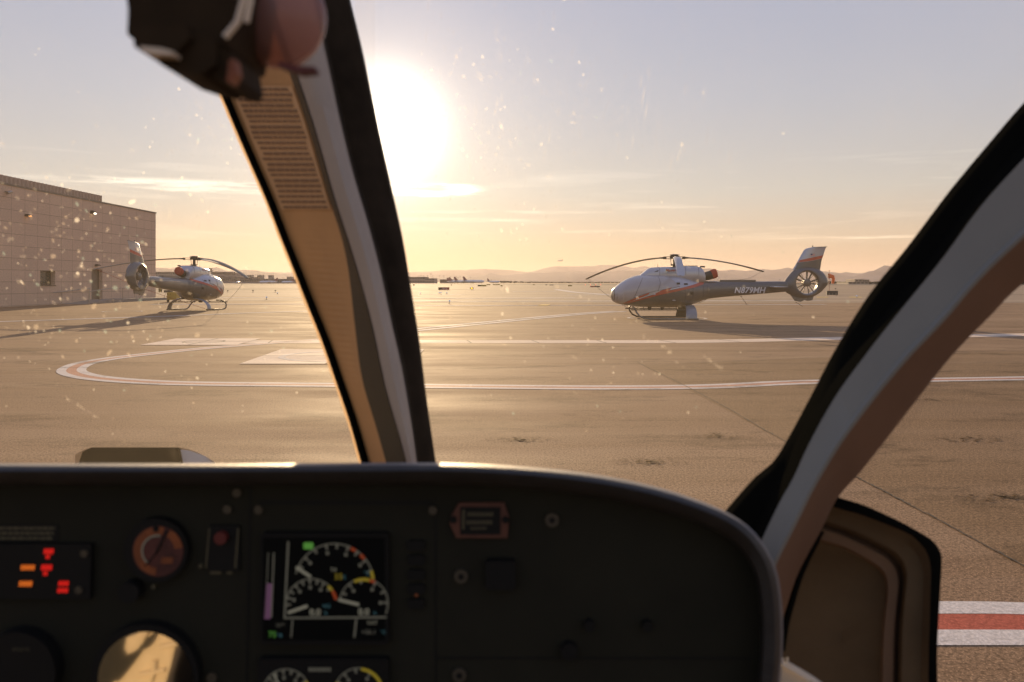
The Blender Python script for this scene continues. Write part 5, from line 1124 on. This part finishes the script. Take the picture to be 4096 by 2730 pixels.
# main display
ds = slab(rrect(1052, 2125, 1560, 2565, 16), 0, .008, 'engine_display', 'panel_dark'); slab(rect(1062, 2140, 1545, 2548), .008, .0083, 'screen', 'screen', ds); ED = .0088
mb = MB(); bar(mb, 1163, 2155, 1148, 2462, 7, ED); bar(mb, 1148, 2458, 1552, 2455, 7, ED); bar(mb, 1180, 2465, 1174, 2535, 5, ED); bar(mb, 1432, 2462, 1424, 2535, 7, ED); bar(mb, 1106, 2200, 1096, 2455, 5, ED); bar(mb, 1084, 2200, 1072, 2455, 3, ED); ob(mb, 'display_lines', 'd_dim', ds)
slab([(1076, 2322), (1099, 2322), (1092, 2462), (1068, 2462)], ED-.0004, ED, 'level_bar', 'd_purple', ds)
slab(rrect(1223, 2160, 1262, 2186, 6), ED-.0004, ED, 'green_flag', 'd_green', ds)
def dialg(cx_, cy_, r, a0, a1, ticks, need, ry=1.0, extra=(), nw=12):
    arc(cx_, cy_, r-3, r+2, a0, a1, ED, 'dial_arc', 'd_dim', ds, 40, ry); mb = MB()
    for a in ticks:
        c, s_ = math.cos(R(a)), math.sin(R(a))*ry; bar(mb, cx_+c*(r-2), cy_+s_*(r-2), cx_+c*(r-20), cy_+s_*(r-20), 8, ED+.0002)
    for a, in zip(ticks[1::2]):
        c, s_ = math.cos(R(a)), math.sin(R(a))*ry; bar(mb, cx_+c*(r-30)-6, cy_+s_*(r-34), cx_+c*(r-30)+6, cy_+s_*(r-34), 13, ED+.0002)
    ob(mb, 'dial_tick', 'd_dim', ds)
    for b0, b1, m in extra: arc(cx_, cy_, r-9, r+3, b0, b1, ED+.0004, 'dial_band', m, ds, 14, ry)
    mb = MB(); bar(mb, *need, nw, ED+.0008); ob(mb, 'dial_needle', 'd_white', ds)
dialg(1345, 2325, 158, 195, 355, (207, 222, 240, 258, 274, 291, 306, 323, 340), (1194, 2256, 1253, 2294), 1.02, ((295, 303, 'd_red'), (312, 320, 'd_red'), (340, 352, 'd_yellow')))
dialg(1255, 2405, 102, 172, 350, (180, 196, 212, 230, 248, 266, 284, 300, 318), (1162, 2436, 1240, 2409), 1.0, ((312, 325, 'd_yellow'), (326, 348, 'd_red')))
dialg(1462, 2400, 96, 185, 385, (206, 232, 262, 300, 330, 358), (1362, 2384, 1444, 2404), 1.02, ((246, 284, 'd_yellow'), (284, 298, 'd_red')))
ptext('T4', 1330, 2274, 17, 'd_white', ds, ED+.001); ptext('33', 1345, 2304, 25, 'd_yellow', ds, ED+.001); ptext('%', 1378, 2302, 16, 'd_cyan', ds, ED+.001); ptext('°C', 1462, 2288, 18, 'd_cyan', ds, ED+.001)
ptext('NG', 1300, 2416, 15, 'd_cyan', ds, ED+.001); ptext('0.0', 1248, 2446, 27, 'd_white', ds, ED+.001, bold=.0002); ptext('%', 1305, 2444, 15, 'd_cyan', ds, ED+.001)
ptext('0.0', 1440, 2444, 27, 'd_white', ds, ED+.001, bold=.0002); ptext('%', 1500, 2444, 14, 'd_cyan', ds, ED+.001)
ptext('QTY', 1115, 2490, 13, 'd_dim', ds, ED+.001); ptext('75', 1085, 2532, 24, 'd_green', ds, ED+.001); ptext('kg', 1122, 2528, 15, 'd_cyan', ds, ED+.001); ptext('OAT', 1475, 2482, 15, 'd_white', ds, ED+.001); ptext('+36.1', 1452, 2520, 19, 'd_dim', ds, ED+.001); ptext('°C', 1528, 2518, 14, 'd_cyan', ds, ED+.001)
mb = MB()
for k in range(5): 
    pts = rrect(1632, 2160+k*58, 1700, 2198+k*58, 8); mb.prism([pv(x, y, .004) for x, y in pts], (0, .004, 0))
    slab(pts, 0, .0042, 'display_button', 'panel_dark')
slab(disc(1668, 2374, 7, 8), .004, .0055, 'button_light', 'gauge_orange', ip)
# lower display
d2 = slab(rrect(1040, 2622, 1560, 2900, 14), 0, .008, 'lower_display', 'panel_dark'); ds = d2
dialg(1155, 2752, 92, 190, 350, (200, 220, 240, 262, 284, 306, 330), (1106, 2680, 1136, 2735), 1.0, ((330, 348, 'd_yellow'),), 8)
dialg(1442, 2752, 96, 190, 350, (206, 232, 262, 300), (1395, 2735, 1420, 2790), 1.0, ((188, 206, 'd_yellow'), (276, 350, 'd_yellow')), 8)
mb = MB()
for k in range(7): bar(mb, 1244+k*13, 2662, 1253+k*13, 2662, 15, ED)
ob(mb, 'display_caption', 'd_dim', d2)
# hour meter
hm = slab([(1838, 2008), (2016, 2008), (2036, 2066), (2030, 2148), (1826, 2148), (1800, 2090), (1806, 2060)], 0, .004, 'hour_meter', 'meter_red'); slab(rect(1842, 2024, 2002, 2134), .004, .0046, 'meter_window', 'panel_dark', hm)
mb = MB(); bar(mb, 1856, 2034, 1854, 2112, 9, .0052); ob(mb, 'meter_edge', 'print', hm); mb = MB()
for y, x0, x1 in ((2052, 1872, 1975), (2084, 1868, 1962), (2108, 1884, 1944)):
    x = x0
    while x < x1: bar(mb, x, y, x+9, y, 16 if y < 2100 else 10, .0052); x += 13
ob(mb, 'meter_digits', 'print', hm)
for x in (1815, 2022): slab(disc(x, 2074, 14, 12), .004, .006, 'meter_screw', 'panel_dark', hm)
slab(rrect(1944, 2232, 2062, 2346, 14), 0, .010, 'socket_cover', 'panel_dark')
for x, y in ((1845, 2302), (1838, 2696), (1268*1.741, 2078)):
    o = slab(disc(x, y, 27, 20), 0, .004, 'round_fastener', 'brass'); slab(disc(x, y, 12, 12), .004, .005, 'fastener_slot', 'panel_dark', o)
for x, y, r_ in ((2355, 2495, 22), (2585, 2495, 20), (2275, 2595, 34)): slab(disc(x, y, r_, 18), 0, .008, 'push_knob', 'panel_dark')
# large gauges at the lower left
bz = slab(disc(600, 2690, 212, 48), 0, .012, 'attitude_gauge', 'panel_dark'); slab(disc(606, 2694, 188, 44), .012, .0126, 'gauge_glass', 'dial_glass', bz)
slab(disc(100, 2660, 158, 40), 0, .016, 'side_gauge', 'panel_dark'); slab(disc(850, 2708, 20, 14), 0, .003, 'fastener', 'brass')
ptext('KNOTS', 95, 2572, 15, 'print', ip, .018)
# --- magnetic compass hanging from the pillar
CD = .46
M['comp_body'] = material('compass_housing', (0.034, 0.022, 0.011), 0.85, vary=0.2, vscale=30, spec=0.1)
def cpoly(pts, d, th): mb = MB(); mb.prism([P(x, y, d) for x, y in pts], (0, th, 0)); return mb
cb = ob(cpoly([(640, -160), (500, -60), (512, 40), (508, 133), (520, 150), (560, 158), (900, 180), (930, 60), (960, -160)], .44, .07), 'compass', 'comp_body')
mb = MB(); mb.grid([[P(x + 30*math.sin(k), y, .425 + .02*abs(k-3)/3) for k, (x, y) in enumerate(((520, y0), (600, y0+6), (700, y0+14), (780, y0+20), (860, y0+26), (930, y0+20)))] for y0 in (-150, -60, 20, 90, 130)]); 
ob(cpoly([(535, 120), (535, 184), (558, 203), (640, 219), (700, 215), (760, 150), (740, 90)], .43, .06), 'compass_body', 'comp_body', cb); ob(cpoly([(637, 205), (637, 255), (732, 286), (800, 300), (860, 260), (860, 150), (760, 120)], .435, .06), 'compass_body', 'comp_body', cb)
ob(cpoly([(820, 240), (834, 300), (869, 322), (925, 330), (940, 300), (925, 210), (880, 180)], .44, .05), 'compass_body', 'comp_body', cb)
ob(cpoly([(560, 185), (640, 192), (690, 205), (690, 220), (600, 214), (562, 202)], .425, .01), 'compass_label', 'bead', cb); ob(cpoly([(915, 240), (935, 235), (946, 290), (925, 332), (905, 325)], .435, .01), 'adjuster', 'gauge_orange', cb)
mb = MB(); mb.tube([P(x, y, .432) for x, y in ((985, -160), (975, 0), (950, 90), (900, 150))], .0018, 6); mb.tube([P(x, y, .432) for x, y in ((1010, -160), (1003, 0), (985, 90))], .0016, 6); ob(mb, 'bracket_wire', 'bead', cb)
bw = bpy.data.materials.new('compass_bowl'); bw.use_nodes = True; t = bw.node_tree; b = t.nodes['Principled BSDF']; b.inputs['Base Color'].default_value = (0.50, 0.27, 0.22, 1); b.inputs['Roughness'].default_value = 0.25
tr = t.nodes.new('ShaderNodeBsdfTransparent'); tr.inputs[0].default_value = (0.85, 0.62, 0.55, 1); mx = t.nodes.new('ShaderNodeMixShader'); mx.inputs[0].default_value = 0.45; t.links.new(tr.outputs[0], mx.inputs[1]); t.links.new(b.outputs[0], mx.inputs[2]); t.links.new(mx.outputs[0], t.nodes['Material Output'].inputs[0]); M['bowl'] = bw
mb = MB(); mb.sphere(P(1110, 70, .50), 195/FPX*.5, 28, 18, (1, .8, 1.05)); ob(mb, 'compass_bowl', 'bowl', cb, True)
ob(cpoly([(1114, 245), (1180, 262), (1262, 268), (1264, 284), (1200, 292), (1150, 280), (1112, 262)], .455, .01), 'lubber_plate', 'switch_red', cb)
# --- outside: mirror fairing on the nose
mb = MB(); MDp = 2.3
bk = [(313, 1858), (330, 1808), (350, 1797), (700, 1797), (714, 1803), (724, 1858)]
mb.prism([P(x, y, MDp) for x, y in bk], (0, .02, 0)); mh = ob(mb, 'nose_mirror', 'seal')
rows = []
for k in range(10):
    t = k/9; rows.append([P(300 + (862-300)*j/16*1.0, 1790 + 4*t + 62*max(0, (j-11.5)/4.5)**1.8 + (30*max(0, (1.5-j)/1.5)), MDp + .03 + .5*t) - Vector((0, 0, .11*t*t)) for j in range(17)])
ob(MB().grid(rows), 'mirror_fairing', 'white_plain', mh, True)
ob(MB().grid([[P(x, y, MDp+.028) for x in (715, 770, 830, 868)] for y in (1800, 1850, 1900)][:0] or [[P(702, 1797, MDp+.01), P(702, 1890, MDp+.01)], [P(760, 1803, MDp+.02), P(760, 1890, MDp+.02)], [P(820, 1825, MDp+.03), P(820, 1890, MDp+.03)], [P(862, 1852, MDp+.04), P(862, 1890, MDp+.04)]]), 'fairing_side', 'white_plain', mh, True)
# --- booklet in the door pocket
bk = empty('booklet', P(3180, 2760, .85)); tag(bk, 'cream wire-bound booklet poking out of the door pocket at the lower right', 'booklet')
BO = P(3180, 2760, .85)
mb = MB(); mb.prism([P(x, y, .85)-BO for x, y in ((3092, 2840), (3100, 2735), (3105, 2690), (3119, 2688), (3129, 2664), (3160, 2672), (3203, 2696), (3254, 2727), (3300, 2760), (3320, 2840))], (0.004, .012, 0)); mb.obj('cover', M['paper'], bk)
mb = MB(); mb.tube([P(x, y, .842)-BO for x, y in ((3132, 2634), (3128, 2650), (3140, 2664), (3180, 2688), (3240, 2722))], .0011, 6); mb.tube([P(x, y, .842)-BO for x, y in ((3150, 2632), (3149, 2648), (3165, 2668), (3203, 2690), (3262, 2728))], .0011, 6); mb.obj('binding_wire', M['paper_edge'], bk)
# --- windscreen panes, door glass
def pane(x0, x1, y0, y1, Df, nu, nv, m):
    mb = MB(); mb.grid([[P(x0+(x1-x0)*i/nu, y0+(y1-y0)*j/nv, Df(x0+(x1-x0)*i/nu, y0+(y1-y0)*j/nv)) for j in range(nv+1)] for i in range(nu+1)]); return ob(mb, 'windscreen', m, own, True)
DL = lambda x, y: 1.26 - .0000 * x - .08*((x-1400)/3000)**2 + .00012*(y-900)
DR = lambda x, y: 1.22 - .20*min(1.0, max(0, (x-1600)/1900)**1.3) + .00005*max(0, y-900)
wl = pane(-1600, 1500, -900, 2300, DL, 16, 14, 'windscreen')
# the right pane ends under the door frame: build it row by row
def dx_at(y):
    best = 3100
    for a, b_ in zip(A_, A_[1:]):
        if (a.y-y)*(b_.y-y) <= 0 and a.y != b_.y: best = a.x + (b_.x-a.x)*(y-a.y)/(b_.y-a.y)
    return best + 40
mb = MB(); mb.grid([[P(1420+(dx_at(y)-1420)*i/20, y, DR(1420+(dx_at(y)-1420)*i/20, y)) for i in range(21)] for y in [-240+2340*j/26 for j in range(27)]]); wr = ob(mb, 'windscreen', 'windscreen', own, True)
mb = MB()
rows = []
for i in range(5, 62): 
    p = D_[i]; rows.append([P(p.x-20, p.y-12, .965), P(p.x+500, p.y+60, .955), P(p.x+1500, p.y+200, .90)])
ob(mb.grid(rows), 'door_window', 'door_glass', own, True)
# flecks and bug marks stuck on the outside of the glass
rnd = random.Random(21)
def flecks(parent, Df, gens):
    mb = MB()
    for (cx_, cy_, sx_, sy_, n, smin, smax, elong, ang) in gens:
        for _ in range(n):
            x, y = rnd.gauss(cx_, sx_), rnd.gauss(cy_, sy_)
            if parent is wl and (x > e0(max(-240, min(1940, y))) + 60 or y > 1840 or x < -60): continue
            if parent is wr and (x < e4(max(-240, min(1940, y))) or x > 3700 or y > 1900): continue
            d = Df(x, y) - .004; r_ = math.exp(rnd.uniform(math.log(smin), math.log(smax))) / FPX * d; el = rnd.uniform(1, elong); a = R(ang + rnd.gauss(0, 22)); c = P(x, y, d)
            u = Vector((math.cos(a), 0, math.sin(a))); v = Vector((-u.z, 0, u.x)); k = 7
            mb.add([c + u*math.cos(2*math.pi*j/k)*r_*el*rnd.uniform(.75, 1.2) + v*math.sin(2*math.pi*j/k)*r_*rnd.uniform(.75, 1.2) for j in range(k)], [tuple(range(k))], rnd.choice((0, 0, 0, 1, 1, 2, 3) if r_/d*FPX > 3.2 else (0, 1, 1, 2, 2)))
    o = ob(mb, 'dust_flecks', 'fleck', parent); o['kind'] = 'stuff'
flecks(wl, DL, [(300, 980, 230, 190, 320, 1.2, 7, 2.0, -50), (330, 1000, 260, 230, 12, 7, 11, 2.2, 30), (850, 550, 130, 170, 120, 1.5, 6, 2.0, -70), (600, 1350, 420, 160, 120, 1.5, 6, 1.5, -40), (600, 900, 500, 500, 160, 1.2, 4, 1.4, -60)])
flecks(wr, DR, [(1980, 520, 220, 300, 200, 1.4, 6, 2.5, -78), (1850, 420, 110, 150, 60, 2, 7, 2.0, -70), (2500, 900, 600, 400, 200, 1.2, 4.5, 1.6, -60), (2300, 1350, 350, 150, 90, 1.5, 6, 1.8, -50)])
def streaks(parent, Df, cx_, cy_, sx_, sy_, n, ang, l0, l1):
    mb = MB()
    for _ in range(n):
        x, y = rnd.gauss(cx_, sx_), rnd.gauss(cy_, sy_)
        if (parent is wr and x < e4(max(-240, min(1940, y))) + 30) or (parent is wl and x > e0(max(-240, min(1940, y))) + 20): continue
        d = Df(x, y) - .004; a = R(ang + rnd.gauss(0, 7)); u = Vector((math.cos(a), 0, math.sin(a))); v = Vector((-u.z, 0, u.x)); l_ = rnd.uniform(l0, l1)/FPX*d; w_ = rnd.uniform(.9, 2.6)/FPX*d; c = P(x, y, d)
        mb.add([c - u*l_, c - u*l_*.2 + v*w_, c + u*l_, c + u*l_*.1 - v*w_], [(0, 1, 2, 3)], rnd.choice((0, 0, 0, 1)))
    o = ob(mb, 'glass_scratch', 'fleck', parent); o['kind'] = 'stuff'
streaks(wr, DR, 2150, 420, 330, 220, 90, 86, 14, 60); streaks(wr, DR, 2700, 600, 400, 260, 25, 80, 14, 50); streaks(wl, DL, 900, 600, 120, 200, 50, 70, 10, 34)
def smear(parent, Df, pts, w_):
    mb = MB()
    for k in range(26):
        t = rnd.random(); x, y = interp([(i/(len(pts)-1),)+p for i, p in enumerate(pts)], t); x += rnd.gauss(0, w_); y += rnd.gauss(0, w_); d = Df(x, y)-.004; r_ = rnd.uniform(1.5, 6)/FPX*d; c = P(x, y, d)
        mb.add([c + Vector((math.cos(j*1.05)*r_*rnd.uniform(.7, 1.5), 0, math.sin(j*1.05)*r_)) for j in range(6)], [tuple(range(6))])
    o = ob(mb, 'insect_smear', 'fleck', parent); o['kind'] = 'stuff'
smear(wl, DL, [(262, 1590), (290, 1610), (340, 1640), (402, 1678)], 4); smear(wr, DR, [(2560, 1345), (2620, 1370), (2680, 1410), (2710, 1450)], 5); smear(wr, DR, [(2810, 1430), (2860, 1455), (2890, 1475)], 5)
smear(wr, DR, [(2710, 640), (2722, 600), (2730, 570)], 3); smear(wr, DR, [(1900, 270), (1920, 300), (1930, 330)], 6)
# --- unseen slabs added for the dial glass to mirror: dark floor, backdrop, cream cloth
mb = MB(); mb.box((-1.25, -1.6, .52), (1.05, .60, .56)); ob(mb, 'unseen_floor', 'cabin')
mb = MB(); mb.box((-1.45, -.62, .30), (-.10, -.50, 1.42)); mb.box((-1.45, -.62, 1.42), (-.2, -.52, 1.60)); ob(mb, 'unseen_backdrop', 'cabin')  # added dark slabs keep bright ground and sky out of the dial's reflection
def mir(x, y, D=1.87): p = P(x, y, D); return Vector((p.x, 2*(PD-.0126) - p.y, p.z))
mb = MB(); mb.prism([mir(x, y) for x, y in ((590, 2475), (650, 2470), (700, 2495), (728, 2530), (722, 2562), (700, 2590), (684, 2660), (660, 2740), (640, 2900), (330, 2900), (440, 2745), (530, 2650), (560, 2600), (510, 2618), (498, 2595), (506, 2550), (545, 2540), (560, 2500))], (0, -.05, 0)); ob(mb, 'reflected_cloth', 'cream')  # unseen slab, its outline mirrored from the wanted reflection in the dial

mb = MB(); mb.prism([mir(x, y, 1.855) for x, y in ((556, 2590), (585, 2556), (618, 2531), (624, 2535), (604, 2572), (580, 2600))], (0, -.004, 0)); ob(mb, 'reflected_patch', 'cabin')
mb = MB(); mb.prism([mir(x, y, 1.862) for x, y in ((540, 2606), (556, 2594), (566, 2606), (520, 2668), (470, 2730), (460, 2722))], (0, -.003, 0)); ob(mb, 'reflected_strap', 'cabin')  # dark pieces added to break up the reflected cream
for a, b_ in (((600, 2480), (570, 2560)), ((640, 2475), (612, 2530)), ((640, 2590), (720, 2570)), ((620, 2640), (600, 2730)), ((560, 2700), (660, 2680))):
    mb = MB(); mb.tube([mir(*a, 1.866), mir((a[0]+b_[0])/2+6, (a[1]+b_[1])/2, 1.864), mir(*b_, 1.866)], .006, 8); ob(mb, 'reflected_fold', 'cream', None, True)

# ------------------------------------------------------------------ haze
mb = MB(); mb.box((-19000, -600, -40), (19000, 19500, 340)); hz_ = bpy.data.materials.new('haze_air'); hz_.use_nodes = True; t = hz_.node_tree; t.nodes.clear()
out = t.nodes.new('ShaderNodeOutputMaterial'); pvn = t.nodes.new('ShaderNodeVolumePrincipled'); pvn.inputs['Color'].default_value = (0.90, 0.78, 0.74, 1); pvn.inputs['Density'].default_value = 0.5e-4; pvn.inputs['Anisotropy'].default_value = 0.3
pvn.inputs['Density Attribute'].default_value = ''; t.links.new(pvn.outputs[0], out.inputs['Volume'])
hzo = mb.obj('haze', hz_); tag(hzo, 'warm dusty air over the airfield', 'haze', kind='stuff'); hzo.display_type = 'WIRE'

# ------------------------------------------------------------------ every loose piece its own part
SPLIT = ('leg', 'wing', 'landing_gear', 'door_handle', 'vent_window', 'door_seam', 'antenna', 'belly_light', 'stator_vane', 'window_band', 'red_stripe', 'white_pinstripe', 'window_frame', 'cowl_seam', 'bird_emblem', 'fin_stripe',
         'fin_base_paint', 'flag_emblem', 'latch', 'sign_lamp', 'lettering', 'registration', 'cabin_seat', 'unseen_backdrop', 'flag_stripes', 'guard_edge', 'panel_seam', 'display_lines', 'switch_caption', 'dial_tick', 'binding_wire', 'bracket_wire', 'flag_canton', 'text_rows', 'text_row', 'display_caption', 'meter_digits')
NEWNAME = {'flag_stripes': 'flag_stripe', 'window_band': 'window', 'display_lines': 'display_line', 'meter_digits': 'meter_digit', 'text_rows': 'text_mark', 'text_row': 'text_mark', 'lettering': 'letter', 'registration': 'letter'}
NOSPLIT = ('text_row',)     # small print stays one mark per row
def split(o, nm):
    me = o.data; n = len(me.vertices); p = list(range(n))
    def f(i):
        while p[i] != i: p[i] = p[p[i]]; i = p[i]
        return i
    for e in me.edges:
        a, b_ = f(e.vertices[0]), f(e.vertices[1])
        if a != b_: p[a] = b_
    groups = {}
    for q in me.polygons: groups.setdefault(f(q.vertices[0]), []).append(q)
    if len(groups) < 2: o.name = nm; return
    for g in groups.values():
        idx = sorted({v for q in g for v in q.vertices}); mp = {v: i for i, v in enumerate(idx)}
        m2 = bpy.data.meshes.new(nm); m2.from_pydata([me.vertices[i].co[:] for i in idx], [], [tuple(mp[v] for v in q.vertices) for q in g])
        for m_ in me.materials: m2.materials.append(m_)
        for a, q in zip(m2.polygons, g): a.material_index = q.material_index; a.use_smooth = q.use_smooth
        o2 = bpy.data.objects.new(nm, m2); COL.objects.link(o2); o2.parent = o.parent; o2.location = o.location; o2.rotation_euler = o.rotation_euler; o2.matrix_parent_inverse = o.matrix_parent_inverse.copy()
    if not o.children: bpy.data.objects.remove(o)
for o in list(COL.objects):
    b_ = o.name.split('.')[0]
    if o.type == 'MESH' and o.parent is not None and b_ in SPLIT and b_ not in NOSPLIT and 'kind' not in o.keys() and not o.children: split(o, NEWNAME.get(b_, b_))
